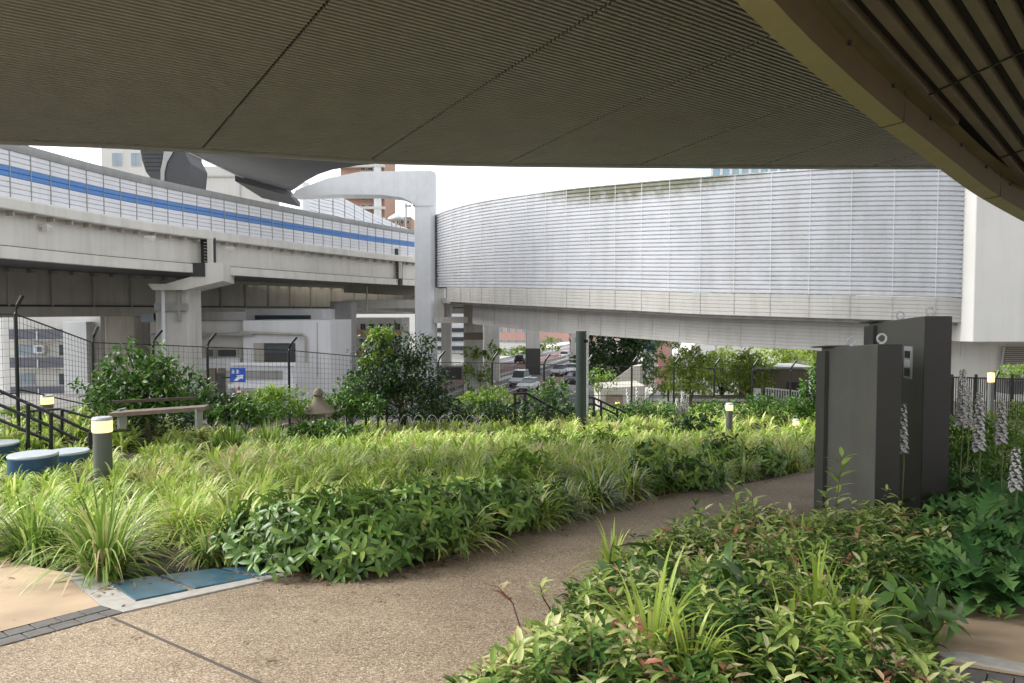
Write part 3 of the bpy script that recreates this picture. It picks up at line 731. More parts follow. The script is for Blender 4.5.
t,x0,x1,zt_ = bld('glass_tower', 712, 836, 130, 210, 20, 'bluepanel', 'pale blue glass tower just showing above the ramp wall')
mb = MB()
for i in range(14): mb.box((x0+(x1-x0)*i/13, 209.8, (zt_+STREET)/2),(.7,.5,zt_-STREET))
mb.build_each('mullion', M['white'], t)
# left apartments with slate balconies
D = 84
t,x0,x1,zt_ = bld('balcony_apartments', 2, 100, 300, D, 12, 'pale', 'white apartment block with three slate grey balconies behind the left fence')
bz = [P(0,y,D).z for y in (334,362,391,420)]
bx0 = P(5,0,D).x; bx1 = P(70,0,D).x
for i,zz in enumerate(bz):
    b_ = MB().box(((bx0+bx1)/2, D-.9, zz),(bx1-bx0,.15,1.15)).build('balcony', M['balc'], t)
    MB().box(((bx0+bx1)/2, D-.45, zz-.62),(bx1-bx0,1.0,.12)).build('slab', M['pale'], b_)
    mb = MB(); mb.box((P(33.5,0,D).x, D-1.0, zz-.15),(.12,.08,1.0)); mb.build('bracket', M['white'], b_)
for y in (350,379,407):
    for xa,xb in ((18,35),(59,71)):
        a = P(xa,y-6,D-.02); b = P(xb,y+6,D-.02); cx=(a.x+b.x)/2
        f = MB().box((cx,D-.03,(a.z+b.z)/2),(b.x-a.x,.1,a.z-b.z)).build('window', M['frame'], t)
        m = MB(); w=(b.x-a.x); m.box((cx-w/4,D-.1,(a.z+b.z)/2),(w/2-.1,.04,a.z-b.z-.15)); m.box((cx+w/4,D-.1,(a.z+b.z)/2),(w/2-.1,.04,a.z-b.z-.15)); m.build('pane', M['glasslight' if xa==18 else 'glass'], f)
MB().box(P(78,360,D)+Vector((.7,-.9,0)),(2.6,1.6,P(0,315,D).z-STREET)).build('stair_tower', M['bldwhite'], t)
ac = MB().box(P(42,349,D)+Vector((0,-.35,0)),(1.1,.6,.9)).build('air_conditioner', M['white'], t)
MB().lathe(P(42,349,D)+Vector((0,-.6,0)),[(.01,0),(.02,.01)],6); MB().box(P(42,349,D)+Vector((.1,-.67,0)),(.55,.03,.6)).build('fan_grille', M['balc'], ac)
mb = MB()
for y in (356,385): mb.box(P(27,y,D)+Vector((0,-.25,0)),(2.2,.05,.06)); mb.box(P(65,y,D)+Vector((0,-.25,0)),(1.6,.05,.06))
mb.build_each('handrail', M['frame'], t)
t,x0,x1,zt_ = bld('grey_house', 96, 112, 340, 90, 8, 'pale', 'narrow grey walled house between balcony apartments and leafy tree')
MB().box(P(103,354,89.9),(1.1,.1,1.4)).build('window', M['balc'], t); MB().box(P(103,378,89.9),(1.1,.1,1.5)).build('window', M['glass'], t)
# white low building
D = 68
t,x0,x1,zt_ = bld('white_building', 243, 330, 320.5, D, 9, 'bldwhite', 'white building with a wide dark window and roof pipe behind the fence')
a = P(254,343,D); b = P(295.5,362,D)
MB().box(((a.x+b.x)/2,D-.01,(a.z+b.z)/2),(b.x-a.x,.2,a.z-b.z)).build('window_recess', M['creamd'], t)
f = MB().box(((a.x+.9+b.x)/2+.05,D-.09,(a.z+b.z)/2),(b.x-a.x-.95,.1,a.z-b.z-.02)).build('window', M['darksteel'], t)
m = MB(); m.box(((a.x+.9+b.x)/2,D-.16,(a.z+b.z)/2+.3),(b.x-a.x-1.3,.05,.7)); m.build('pane', M['glass'], f)
mb = MB()
mb.tube([P(240,332.5,D-.4),P(303,334.5,D-.4),P(306,337,D-.4),P(306,362,D-.4)],.13,8); mb.build('roof_pipe', M['creamd'], t)
mb = MB(); mb.box(P(317.5,350,D-.03),(.06,.05,5)); mb.build('corner_line', M['cap'], t)
t,x0,x1,zt_ = bld('white_building', 245, 322, 309, 80, 8, 'bldwhite', 'higher white storey with a dark slot behind the dark windowed building')
MB().box(P(283,318.5,79.9),(6,.2,.7)).build('slot_window', M['glass'], t)
t,x0,x1,zt_ = bld('car_park_wing', 150, 246, 321, D+1, 8, 'pale', 'long cream wing with recessed gallery and small windows behind fence', )
a = P(170,347,D+.9); b = P(242,358,D+.9)
MB().box(((a.x+b.x)/2,D+.95,(a.z+b.z)/2),(b.x-a.x,.2,a.z-b.z)).build('gallery_recess', M['creamd'], t)
for px in (176,185,196,210,221,227,233): MB().box(P(px,353,D+.8),(.52,.08,.62)).build('window', M['glass'], t)
MB().box(((a.x+b.x)/2,D+.6,P(0,365,D).z),(b.x-a.x,.5,1.2)).build('gallery_parapet', M['white'], t)
MB().box(P(205,334,D+.3),(9.5,1.8,.2)).build('gallery_roof', M['cap'], t)
MB().box(P(200,316,D+.8),(8.5,.2,.8)).build('upper_band', M['greycon'], t)
mb = MB(); mb.box(P(150,318,D+.8),(1.6,.2,.75)); mb.build('window', M['glasslight'], t)
# lower walls behind the sign
t = thing('entrance_shelter', P(263,378,60), 'white panelled gate shelter with a grey recess right of the blue sign', 'shelter')
MB().box(P(263,376,60)+Vector((0,.5,-.2)),(4.9,1,2.0)).build('wall', M['white'], t)
mb = MB(); mb.box(P(264,375,59.9),(3.0,.1,.7)); mb.build('recess', M['greycon'], t)
mb = MB(); mb.box(P(263,364,59.8),(5.2,.3,.22)); mb.box(P(262,386,59.8),(5.4,.3,.35)); mb.build_each('trim', M['signwhite'], t)
mb = MB(); mb.box(P(233,396,60),(.2,.2,1.4)); mb.box(P(296,394,60),(.2,.2,1.6)); mb.build_each('post', M['greycon'], t)
t = thing('garden_wall', P(220,392,61), 'low grey street wall behind the fence left of the blue sign', 'wall')
MB().box(P(200,394,61),(9.5,.4,2.2)).build('wall', M['pale'], t)
mb = MB(); [mb.box(P(px,384,60.7),(.5,.4,2.6)) for px in (213,222)]; mb.build_each('post', M['taupe'], t)
t = thing('traffic_cone', P(239,395,55), 'small red cone standing below the blue sign', 'cone')
MB().lathe(P(239,397,55),[(.35,0),(.35,.06),(.2,.08),(.05,.8)],12).build('cone', M['redcone'], t); MB().lathe(P(239,397,55),[(.16,.35),(.12,.5)],12).build('stripe', M['signwhite'], t)
# blue sign
t = thing('blue_sign', P(238,375,52), 'small blue square sign with white marks on a dark bracket', 'sign')
MB().box(P(238,375,52),(1.05,.06,1.0)).build('panel', M['signblue'], t)
mb = MB(); c = P(238,375,51.95)
for dx in (-.33,-.02):
    for dz in (.34,.24,.14): mb.box(c+Vector((dx,0,dz)),(.22,.02,.045))
    mb.box(c+Vector((dx,0,.24)),(.045,.022,.26))
mb.add([c+Vector((x,-.012,z)) for x,z in ((-.32,-.40),(-.02,-.10),(-.12,-.02),(.40,.02),(.34,-.30),(.22,-.22),(-.05,-.42))],[(0,1,2,3,4,5,6)])
mb.build('white_marks', M['signwhite'], t)
MB().bar(P(222,377.5,52.1),P(231,377.5,52.1),.12,.1).build('bracket', M['black'], t)
MB().box(P(221,390,52.2),(.45,.3,2.4)).build('post', M['darksteel'], t)
# far buildings over the street
t,x0,x1,zt_ = bld('pink_apartments', 492, 598, 300, 215, 15, 'pink', 'pink tiled apartment building beyond the traffic')
windows(t, P(497,0,215).x, P(566,0,215).x, P(0,350,215).z, P(0,322,215).z, 9, 2, 215, .45, .5, 'glasslight')
t,x0,x1,zt_ = bld('white_apartments', 434, 468, 300, 160, 12, 'bldwhite', 'white apartment building with dark balcony bands right of the portal column')
mb = MB()
for y in (330,339,348,357): mb.box(((x0+x1)/2,159.8,P(0,y,160).z),(x1-x0-.8,.3,.85))
mb.build_each('balcony_band', M['glass'], t)
t = thing('street_shed', P(450,382,100), 'dark low shed below the white apartments right of the portal column', 'shed')
MB().box(P(449,376,100),(3.6,3,2.6)).build('wall', M['darksteel'], t); MB().box(P(449,388,99),(3.4,3,2)).build('lower_wall', M['balc'], t)
t,x0,x1,zt_ = bld('brick_flats', 350, 402, 318, 110, 8, 'pale', 'beige and brown flats glimpsed behind the centre tree')
mb = MB()
for y in (333,352): mb.box(((x0+x1)/2,109.8,P(0,y,110).z),(x1-x0-.2,.3,1.0))
mb.build_each('brown_band', M['brick'], t); windows(t, x0, x1, P(0,350,110).z, P(0,320,110).z, 6, 2, 110, .6, .5)
D=88
t,x0,x1,zt_ = bld('stair_tower', 643, 672, 322, D, 8, 'pale', 'pale pink stair tower with zigzag stairs between the tree groups')
mb = MB()
for i in range(4):
    y0 = 352+i*14; mb.bar(P(657,y0,D-.5),P(671,y0+12,D-.5),.5,.35)
mb.build_each('stair_flight', M['pink'], t)
mb = MB(); mb.box(P(664,362,D-.2),(1.5,.2,8)); mb.build('stair_recess', M['pink'], t)
MB().box(P(651,347,D-.3),(1.1,.2,1.0)).build('blue_sign_panel', M['signblue'], t)
t,x0,x1,zt_ = bld('grey_tower', 783, 840, 300, 110, 10, 'greycon', 'grey building glimpsed above the light trees under the ramp')
MB().box(P(795,352,109.8),(3,.2,2)).build('window', M['glass'], t)
# concrete hut with wall lamp
D = 42
t = thing('concrete_hut', P(624,415,D), 'beige concrete stair house with an arched recess and lit wall lamp', 'hut')
a = P(600,388,D); b = P(645,386,D)
MB().prism([(a.x,D),(b.x,D),(b.x,D+3),(a.x,D+3)], STREET, lambda p:a.z+.05*(p[0]-a.x)).build('wall', M['creamd'], t, bevel=.03)
MB().box(P(614,404,D-.02),(.95,.1,1.1)).build('arched_recess', M['taupe'], t)
MB().lathe(P(617.5,405,D-.15),[(.12,-.15),(.15,0),(.12,.15)],10).build('lamp_shade', M['lampwarm'], t)
t = thing('ramp_parapet', P(625,380,48), 'sloping pale parapet wall rising behind the concrete hut', 'wall')
vs = [P(606,388,48),P(640,388,48),P(640,366,48),P(630,368,48),P(610,383,48)]; n=5; vs2=[v+Vector((.5,2,0)) for v in vs]
MB().add(vs+vs2,[tuple(range(n)),tuple(range(n,2*n))]+[(i,(i+1)%n,n+(i+1)%n,n+i) for i in range(n)]).build('wall', M['creamd'], t)
# small building with dark doorway
D = 60
t = thing('gate_house', P(780,398,D), 'small brown gate house with flat roof and dark doorway behind right fence', 'building')
a = P(754,368,D); b = P(809,368,D); zb_ = P(0,401,D).z
MB().box(((a.x+b.x)/2,D+2,(a.z+zb_)/2),(b.x-a.x,4,a.z-zb_)).build('wall', M['taupe'], t)
MB().box(((a.x+P(768,0,D).x)/2,D-.05,(a.z+zb_)/2-.1),(P(768,0,D).x-a.x,.2,a.z-zb_-.2)).build('light_wall', M['concrete'], t)
MB().box(P(781,367.3,D)+Vector((0,1.5,0)),(b.x-a.x+.5,4.6,.14)).build('roof', M['cap'], t)
MB().box(P(797,390.5,D-.02),(1.7,.1,1.35)).build('door', M['black'], t)
t = thing('terrace_wall', P(770,405,D-1), 'long low stone terrace wall under the gate house', 'wall')
MB().box((P(765,0,D-1).x,D+1,(P(0,400.5,D-1).z+STREET)/2),(12,4,P(0,400.5,D-1).z-STREET)).build('wall', M['taupe'], t)
MB().box((P(765,0,D-1).x,D-1.1,P(0,400,D-1).z),(12.1,.3,.2)).build('coping', M['concrete'], t)
t = thing('white_railing', P(783,399,D-1.5), 'white picket railing with sloping top in front of the gate house', 'railing')
mb = MB(); a=P(766,388,58.4); b=P(799,391.5,58.4); zb_=P(0,399,58.4).z
mb.bar(a,b,.12,.12); 
for i in range(14): q=a.lerp(b,i/13); mb.bar(q,(q.x,q.y,zb_),.07,.07)
mb.build('rail', M['white'], t); MB().box(P(757,394,58.4),(.5,.3,.9)).build('post', M['white'], t)

# ================================================================= CARS
def car_proto(mat, label, grp, van=False):
    t = thing('parked_car', (0,0,0), label, 'car', grp)
    L, Wd = 4.4, 1.76; h = 1.9 if van else 1.45
    prof = [(-2.2,.35),(-2.15,.85),(-1.6,1.0) if not van else (-2.1,1.1),(1.2,1.0) if not van else (1.3,1.1),(2.1,.8),(2.2,.35)]
    mb = MB(); vs = [Vector((-Wd/2,y,z)) for y,z in prof]+[Vector((Wd/2,y,z)) for y,z in prof]; n=6
    mb.add(vs,[tuple(range(n)),tuple(range(n,2*n))]+[(i,(i+1)%n,n+(i+1)%n,n+i) for i in range(n)]); mb.build('body', mat, t, bevel=.1)
    c = [(-1.9,.98),(-1.6,h-.06),(-.1 if not van else .5,h-.06),(1.1,.98)]; w2 = Wd/2-.12
    vs = [Vector((-w2+(.12 if z>1.2 else 0),y,z)) for y,z in c]+[Vector((w2-(.12 if z>1.2 else 0),y,z)) for y,z in c]; n=4
    MB().add(vs,[tuple(range(n)),tuple(range(n,2*n))]+[(i,(i+1)%n,n+(i+1)%n,n+i) for i in range(n)]).build('window', M['glass'], t)
    MB().box((0,-.85 if not van else -.55,h),(Wd-.42,1.5 if not van else 2.1,.08)).build('roof', mat, t, bevel=.03)
    for sx in (-1,1):
        for y in (-1.35,1.35):
            MB().tube([(sx*(Wd/2-.2),y,.32),(sx*(Wd/2+.01),y,.32)],.32,14).build('wheel', M['black'], t)
        MB().box((sx*.65,2.16,.68),(.34,.1,.16)).build('headlight', M['glasslight'], t)
        MB().box((sx*.68,-2.19,.75),(.25,.06,.2)).build('tail_light', M['redcone'], t)
    MB().box((0,2.2,.45),(1.0,.06,.16)).build('grille', M['black'], t)
    return t
def copy_tree(o, parent=None):
    c = o.copy(); C.objects.link(c); c.parent = parent
    for ch in list(o.children): copy_tree(ch, c)
    return c
pr = {}
cars = [(528,391,0,'white car in front of the pillar, nearest of the oncoming cars',1,False),(520,386,1,'silver van driving just behind the nearest white car',1,True),(559,375.5,1,'silver saloon driving alone beyond the barrier bend',1,False),(573,374,0,'white car furthest right, beside the dark green pole',1,False),(566,358.5,0,'white car on the far carriageway beside the far barrier',-1,False),(522,363,2,'dark car on the far carriageway left of the square pier',-1,False),(589,383,0,'white car just right of the dark green pole',1,False),(574,383,2,'black car half hidden left of the dark green pole',1,False),(690,386,2,'dark red car parked behind the fence among the light trees',1,False)]
first = {}
for px,py,mi,lab,dr,van in cars:
    q = onplane(px,py,Vector((0,0,STREET)),Vector((0,0,1)))
    key = (mi,van)
    if key not in first:
        o = car_proto(CARM[mi], lab, 'cars on the street below', van); first[key] = o
    else: o = copy_tree(first[key]); o['label'] = lab
    o.location = (q.x,q.y,STREET+.01); o.rotation_euler = (0,0,math.pi-math.atan2(.277,.961) if dr>0 else -math.atan2(.277,.961))

# ================================================================= FENCE
fn = thing('wire_fence', (0,29,g(0,29)), 'black security fence of wire mesh with outward bent post tops around garden', 'fence')
def postz(x,y): # top of the fence above sea of plants
    px = 512+x/y*740
    return float(np.interp(px,[-200,14,92,152,207,288,438,492,544,632,675,715,754,792,1100],[P(0,v,dd).z for v,dd in ((295,15.),(295,17),(327,20),(330,21),(333,22),(337,23.5),(351,27),(352,28.5),(354,29.5),(356.5,30.5),(357,31),(358.5,31),(360,31),(361,31),(364,33))]))
FP = [(x,y,g(x,y)-.2,postz(x,y)) for x,y in FENCE]
cen = Vector((0,8,0))
def outd(x,y):
    v = Vector((x,y,0))-cen; v.z=0; return v.normalized()
for x,y,z0,z1 in FP:
    o = outd(x,y); k_ = .28; lean = Vector((.6,.15,0)) if x > -11 else Vector((.1,.5,0))
    MB().tube([(x,y,z0),(x,y,z1-.42),(x+lean.x*.12,y+lean.y*.12,z1-.22),(x+lean.x*.4,y+lean.y*.4,z1)],.042,8).build('post', M['black'], fn)
for (a,b) in zip(FP, FP[1:]):
    mb = MB(); A_=Vector((a[0],a[1],0)); B_=Vector((b[0],b[1],0)); L=(B_-A_).length; n=max(2,int(L/.13))
    w = .006
    for i in range(1,n):
        t_=i/n; q=A_.lerp(B_,t_); zt_=a[3]+(b[3]-a[3])*t_-.42; zb2=a[2]+(b[2]-a[2])*t_+.25
        mb.box((q.x,q.y,(zt_+zb2)/2),(w,w,zt_-zb2))
    nz = int((a[3]-a[2])/.2)
    for j in range(nz):
        f_ = j/nz; mb.bar((a[0],a[1],a[3]-.42-(a[3]-a[2]-.6)*f_),(b[0],b[1],b[3]-.42-(b[3]-b[2]-.6)*f_),w,w)
    for zz in (.42,.42+(a[3]-a[2])*.5): mb.bar((a[0],a[1],a[3]-zz),(b[0],b[1],b[3]-zz),.028,.028)
    mb.build('mesh_panel', M['black'], fn)
# right picket fence
pf = thing('picket_fence', P(1000,400,27), 'black vertical bar fence in front of the pale wall at far right', 'fence')
a = P(945,377,27); b = P(1085,381,27); mb = MB()
for i in range(64):
    q = a.lerp(b,i/63); mb.box((q.x,q.y,q.z-.75),(.025,.025,1.5))
mb.build_each('bars', M['black'], pf); mb=MB(); mb.bar(a,b,.05,.05); mb.bar(a-Vector((0,0,1.4)),b-Vector((0,0,1.4)),.05,.05)
for px in (952,976,993,1012): 
    q=P(px,377,27); mb.box((q.x,q.y,q.z-.9),(.07,.07,2.0))
mb.build_each('rail', M['black'], pf)
t = thing('bollard_light', P(991,400,26), 'small square lit lamp in front of the black bar fence', 'lamp', 'bollard lights in the garden')
MB().tube([P(991,383,26),P(991,382,26)-Vector((0,0,2.2))],.1,12).build('post', M['bollard'], t); MB().tube([P(991,382,26),P(991,373,26)],.11,12).build('lamp_lens', M['lampwarm'], t)
t = thing('leaning_post', P(997,384,26), 'thin black post with a bent top beside the square lit lamp', 'post')
MB().tube([P(995,400,26.2),P(995,379,26.2),P(999,371,26.2)],.045,8).build('post', M['black'], t)

# ================================================================= GARDEN FURNITURE
GL = 'bollard lights in the garden'
def bollard(px, D, pytop, rad, label, h=1.08):
    top = P(px,pytop,D); zb_ = top.z-h; t = thing('bollard_light', (top.x,D,zb_), label, 'bollard light', GL)
    MB().lathe((top.x,D,zb_-.2),[(rad,0),(rad,h+.2-.22)],28).build('post', M['bollard'], t, smooth=True)
    MB().lathe((top.x,D,top.z-.22),[(rad*1.06,0),(rad*1.10,.015),(rad*1.10,.165),(rad*1.06,.17)],28).build('lamp_lens', M['lampglow'], t, smooth=True)
    MB().lathe((top.x,D,top.z-.048),[(rad*1.13,0),(rad*1.13,.03),(rad*1.0,.048)],28).build('lid', M['frame'], t, smooth=True)
    return t
bollard(102, 10.8, 417, .125, 'nearest grey cylindrical bollard with glowing yellow band in the grass')
bollard(729.5, 22, 403, .098, 'slim grey bollard with lit head in the grass left of the charcoal slabs')
bollard(796, 24, 419, .09, 'lit bollard head peeping out of the bushes left of the charcoal slabs', .7)
bollard(47, 18, 395, .13, 'lit bollard behind the black stair rails at far left', 1.3)
bollard(349, 25, 392, .14, 'glowing lamp half hidden in bushes left of the centre tree', 1.0)
# stools
for px,py,D,r,lab in ((33,450,12.3,.37,'blue drum stool nearest the bollard with pale top'),(-4,439,15.2,.42,'blue drum stool cut by the left picture edge'),(68,447,13.8,.36,'blue drum stool behind the nearest one, closest to grass')):
    q = P(px,py+3.5,D); t = thing('drum_stool', (q.x,D,g(q.x,D)), lab, 'stool', 'blue drum stools at the left')
    h = q.z-g(q.x,D)
    MB().lathe((q.x,D,q.z-h-.1),[(r*.97,0),(r,.3),(r,h+.06)],36).build('drum', M['stoolblue'], t, smooth=True)
    MB().lathe((q.x,D,q.z-.04),[(r*1.0,0),(r*1.01,.02),(r*.97,.04)],36).build('seat', M['stooltop'], t, smooth=True)
# charcoal slabs
def slab(xl_, xr_, y0, y1, ztop0, label, hole=False):
    zb_ = -S*y0-.1; t = thing('charcoal_slab', ((xl_+xr_)/2,(y0+y1)/2,zb_), label, 'slab', 'charcoal standing slabs')
    zt = lambda p: ztop0-S*(p[1]-y0)*.75
    MB().prism([(xl_,y0),(xr_,y0),(xr_,y1),(xl_,y1)], lambda p:-S*p[1]-.15, zt).build('panel', M['slab'], t, bevel=.008)
    MB().prism([(xl_+.0,y0-.012),(xr_,y0-.012),(xr_,y0-.002),(xl_+.0,y0-.002)], lambda p:-S*p[1]-.15, lambda p:zt(p)-.004).build('end_shade_sheet', M['slabshade'], t)  # thin dark sheet over the end face, its colour stands for shade
    MB().prism([(xl_-.05,y1-.22),(xl_-.003,y1-.22),(xl_-.003,y1+.02),(xl_-.05,y1+.02)], lambda p:-S*p[1]-.15, lambda p:zt(p)-.04).build('edge_strip', M['darksteel'], t)
    MB().prism([(xl_-.09,y0+.75*(y1-y0)),(xr_-.02,y0+.75*(y1-y0)),(xr_-.02,y1+.06),(xl_-.09,y1+.06)], lambda p:zt(p)+.003, lambda p:zt(p)+.02).build('cap_plate', M['darksteel'], t)
    for f_ in (.12,.62):
        yy = y0+(y1-y0)*f_; zz = ztop0-S*.75*(yy-y0); xx = (xl_+xr_)/2
        ring = [(xx+.045*math.cos(a_), yy+.0, zz+.062+.045*math.sin(a_)) for a_ in np.linspace(0,2*math.pi,17)]
        r_ = MB().tube(ring,.011,6,False); r_.tube([(xx,yy,zz-.01),(xx,yy,zz+.02)],.022,8); r_.build('lifting_eye', M['frame'], t)
    return t
slab(3.66, 3.90, 7.4, 8.74, P(0,344,7.4).z, 'nearer and lower charcoal slab with two lifting rings beside the path')
t = slab(4.46, 4.75, 8.0, 9.25, P(0,316,8.0).z, 'taller charcoal slab with small sign plate standing behind the lower one')
pz = P(905,363,8.2).z
pl_ = MB().box((4.455,8.30,pz),(.02,.16,.36)).build('sign_plate', M['frame'], t)
mb = MB(); mb.box((4.441,8.30,pz+.09),(.012,.10,.08)); mb.box((4.441,8.30,pz-.11),(.012,.10,.09)); mb.build_each('dark_square', M['black'], pl_)
MB().box((4.441,8.30,pz-.01),(.012,.10,.08)).build('white_square', M['signwhite'], pl_)
# dark green pole
q = P(581,412,24); t = thing('steel_pole', (q.x,24,g(q.x,24)), 'thick dark green steel pole standing in the grass at centre', 'pole')
MB().lathe((q.x,24,g(q.x,24)-.1),[(.175,0),(.175,P(0,331,24).z-g(q.x,24)+.1)],20).build('pole', plain('dark_green_steel',(.03,.045,.042),.4,.2,4), t, smooth=True)
MB().box((q.x+.16,23.85,P(0,341,24).z),(.07,.1,.1)).build('box', M['black'], t)
t = thing('pale_pipe', (P(589,0,24.5).x,24.5,g(2,24)), 'pale vertical pipe right beside the dark green pole', 'pipe')
MB().tube([(P(588.5,0,24.5).x,24.5,g(2,24)),(P(588.5,0,24.5).x,24.5,P(0,332,24.5).z)],.055,8).build('pipe', M['white'], t)
# lantern shaped stone
q = P(318,388,21); t = thing('stone_lantern', (q.x,21,g(q.x,21)), 'taupe stone lantern with flared conical roof and knob among bushes', 'lantern')
hh = q.z
MB().lathe((q.x,21,hh-.70),[(.50,0),(.50,.03),(.26,.24),(.15,.38),(.13,.46)],24).build('roof', M['taupe'], t, smooth=True)
MB().lathe((q.x,21,hh-.24),[(.10,0),(.15,.06),(.13,.16),(.05,.24)],16).build('knob', M['taupe'], t, smooth=True)
MB().lathe((q.x,21,g(q.x,21)-.1),[(.24,0),(.2,.1),(.2,hh-.70-g(q.x,21)+.1)],12).build('body', M['taupe'], t, smooth=True)
# handrails
def handrail(label, rails, posts, D, r=.03):
    t = thing('handrail', P(posts[0][0],posts[0][2],D), label, 'handrail')
    mb = MB()
    for ln in rails: mb.tube([P(x,y,D+(x-ln[0][0])*.004) for x,y in ln], r, 8)
    mb.build('rail', M['black'], t, smooth=True)
    for x,y0,y1 in posts: MB().tube([P(x,y0,D),P(x,y1,D)], r*1.15, 8).build('post', M['black'], t)
    return t
handrail('black stair handrail sloping down to the bollard at left', [[(-60,368),(0,391),(50,413),(92,433)],[(-60,383),(0,405),(50,426),(92,447)],[(-60,398),(0,420),(50,441)]], [(28,403,460),(51,412,460),(-20,380,450),(90,432,470)], 15.5, .035)
handrail('thin pale topped rail crossing left to the bollard', [[(30,411),(60,409),(92,418),(135,416)],[(92,432),(130,430)]], [(62,409,440),(40,411,440)], 16.5, .03)
handrail('black handrail with curved end in front of the centre tree', [[(363,408),(368,403),(387,401),(406,411),(420,418)],[(365,414),(386,412),(404,421)]], [(387,401,425),(366,407,425),(405,411,425)], 23, .035)
handrail('black step handrail running down right left of the dark pole', [[(513,394),(526,393),(548,405),(568,415)],[(516,403),(527,402),(550,414)]], [(515,394,425),(525,394,425),(547,404,425)], 24, .04)
handrail('black step handrail running down right of the dark pole', [[(588,397),(594,398),(618,409),(626,413)],[(588,404),(594,404),(618,415)]], [(594,397,425),(601,402,425),(617,408,425)], 25, .035)
handrail('low dark rail between the centre tree and ivy pier', [[(418,408),(458,399),(462,404)],[(420,414),(462,408)]], [(459,400,425),(462,405,425)], 25, .04)
# bench and hoops
q = P(155,412,17.5); t = thing('wooden_bench', (q.x,17.5,g(q.x,17.5)), 'weathered wooden bench in the shade below the leafy left tree', 'bench')
MB().bar(P(112,414,15.3),P(207,407.5,15.6),.4,.08).build('seat', M['wood'], t); MB().bar(P(112,402,15.9),P(196,398,16.2),.05,.06).build('backrest', M['bark'], t)
for px in (122,199): MB().box(P(px,418,15.5),(.045,.3,.40)).build('leg', M['cap'], t)
mb = MB()
for i in range(9):
    a0 = P(380+i*13,424,21.5); mb.tube([(a0.x+.2*math.cos(a_)+0, a0.y, a0.z-.15+.42*math.sin(a_)) for a_ in np.linspace(0,math.pi,9)],.006,5,False)
tag(mb.build('hoop_edging', M['frame']), 'row of thin grey wire hoops edging the grass below the centre tree', 'edging')

# ================================================================= PLANTS
def bladeset(pos, n, L, W, leanr=(.25,.95), spread=.06, seg=4, up=0.0, tcol=(.2,.95), dry=.03):
    N = len(pos)*n; c = np.repeat(pos, n, 0); az = rng.uniform(0,2*np.pi,N); r = spread*np.sqrt(rng.uniform(0,1,N))
    bx = c[:,0]+r*np.cos(az); by = c[:,1]+r*np.sin(az); bz = c[:,2]
    LL = L*rng.uniform(.6,1.15,N); ln = rng.uniform(leanr[0],leanr[1],N)
    V,Fc = blades(bx,by,bz,az+rng.normal(0,.3,N),LL,ln,W*rng.uniform(.7,1.3,N),seg)
    ct = np.repeat(rng.uniform(-.2,.2,len(pos)), n)
    t = np.clip(rng.uniform(tcol[0],tcol[1],N)+ct,0,.96); t[rng.uniform(0,1,N)<dry] = 1
    return V,Fc,t
edgew = [(p[0],p[1]) for p in path_poly]
bed = [(-14,8.4)]+[(G(-400,560).x,G(-400,560).y),(G(-60,556).x,G(-60,556).y),(G(40,566).x,G(40,566).y)]+[(x+0.0,y+.12) for x,y in edgew]+[(14,15.5),(14,30.2),(8,30.2),(2,28.6),(-2.5,26),(-7,22.8),(-11,18.5),(-14,15)]
def bedpts(dens, ymin, ymax):
    n = int(dens*30*(ymax-ymin)); x = rng.uniform(-15,15,n); y = rng.uniform(ymin,ymax,n)
    ok = inpoly(x,y,bed) & (np.abs(x) < y*.74+1.2)
    x,y = x[ok],y[ok]; return np.stack([x,y,gz(x,y)-.02],-1)
# places of perennials (kept free of grass)
HEL = [(262,562,.5),(310,570,.62),(365,568,.66),(415,556,.55),(345,540,.55),(502,531,.44),(548,519,.30),(466,542,.28),(690,488,.62),(650,492,.4),(725,470,.5),(655,470,.5),(770,472,.4)]
helw = [(G(px,py),r) for px,py,r in HEL]
def clear(pos, f=.75):
    ok = np.ones(len(pos),bool)
    for q,r in helw: ok &= (pos[:,0]-q.x)**2+(pos[:,1]-q.y)**2 > (r*f)**2
    bw = P(102,493,10.8); ok &= (pos[:,0]-bw.x)**2+(pos[:,1]-bw.y)**2 > .3**2
    # drum stools and dark gaps
    for px,D_,r in ((33,12.4,.42),(-4,15.3,.45),(68,13.9,.4)):
        ok &= (pos[:,0]-(px-512)/740*D_)**2+(pos[:,1]-D_)**2 > r*r
    return pos[ok]
allV=[];allT=[]
for ymin,ymax,dens,n,L,W in ((6.5,10,5.0,85,.62,.023),(10,14,4.2,70,.64,.028),(14,19,4,46,.6,.036),(19,30,4.5,26,.55,.042)):
    ps = clear(bedpts(dens,ymin,ymax))
    nzv = np.sin(ps[:,0]*.9+ps[:,1]*.5)*.5+np.sin(ps[:,0]*.35-ps[:,1]*.8+1)*.5
    stool = (ps[:,0] < -5.3)&(ps[:,1]<14.5)&(ps[:,1]>10.5)
    V,Fc,t_ = bladeset(ps,n,L,W,(.42,.99),.09,6)
    sc_ = np.repeat(np.where(stool,.62,1.0)*(1+.18*nzv),n); base_ = np.repeat(ps,n,0)[:,None,:]
    V = base_+(V-base_)*sc_[:,None,None]
    dq = G(185,478); nd_ = np.repeat((ps[:,0]-dq.x)**2/1.6+(ps[:,1]-dq.y)**2 < .7, n) & (rng.uniform(0,1,len(t_))<.45)
    dr_ = (t_>=.999)|nd_|(rng.uniform(0,1,len(t_))<.02)
    t_ = np.clip(t_+np.repeat(.16*nzv,n),0,.95); t_[dr_] = 1
    allV.append(V); allT.append(t_)
tag(meshnp('grass', np.concatenate(allV), Fc, np.concatenate(allT), M['grass']), 'bright yellow green arching grass filling the large bed', 'grass', kind='stuff')
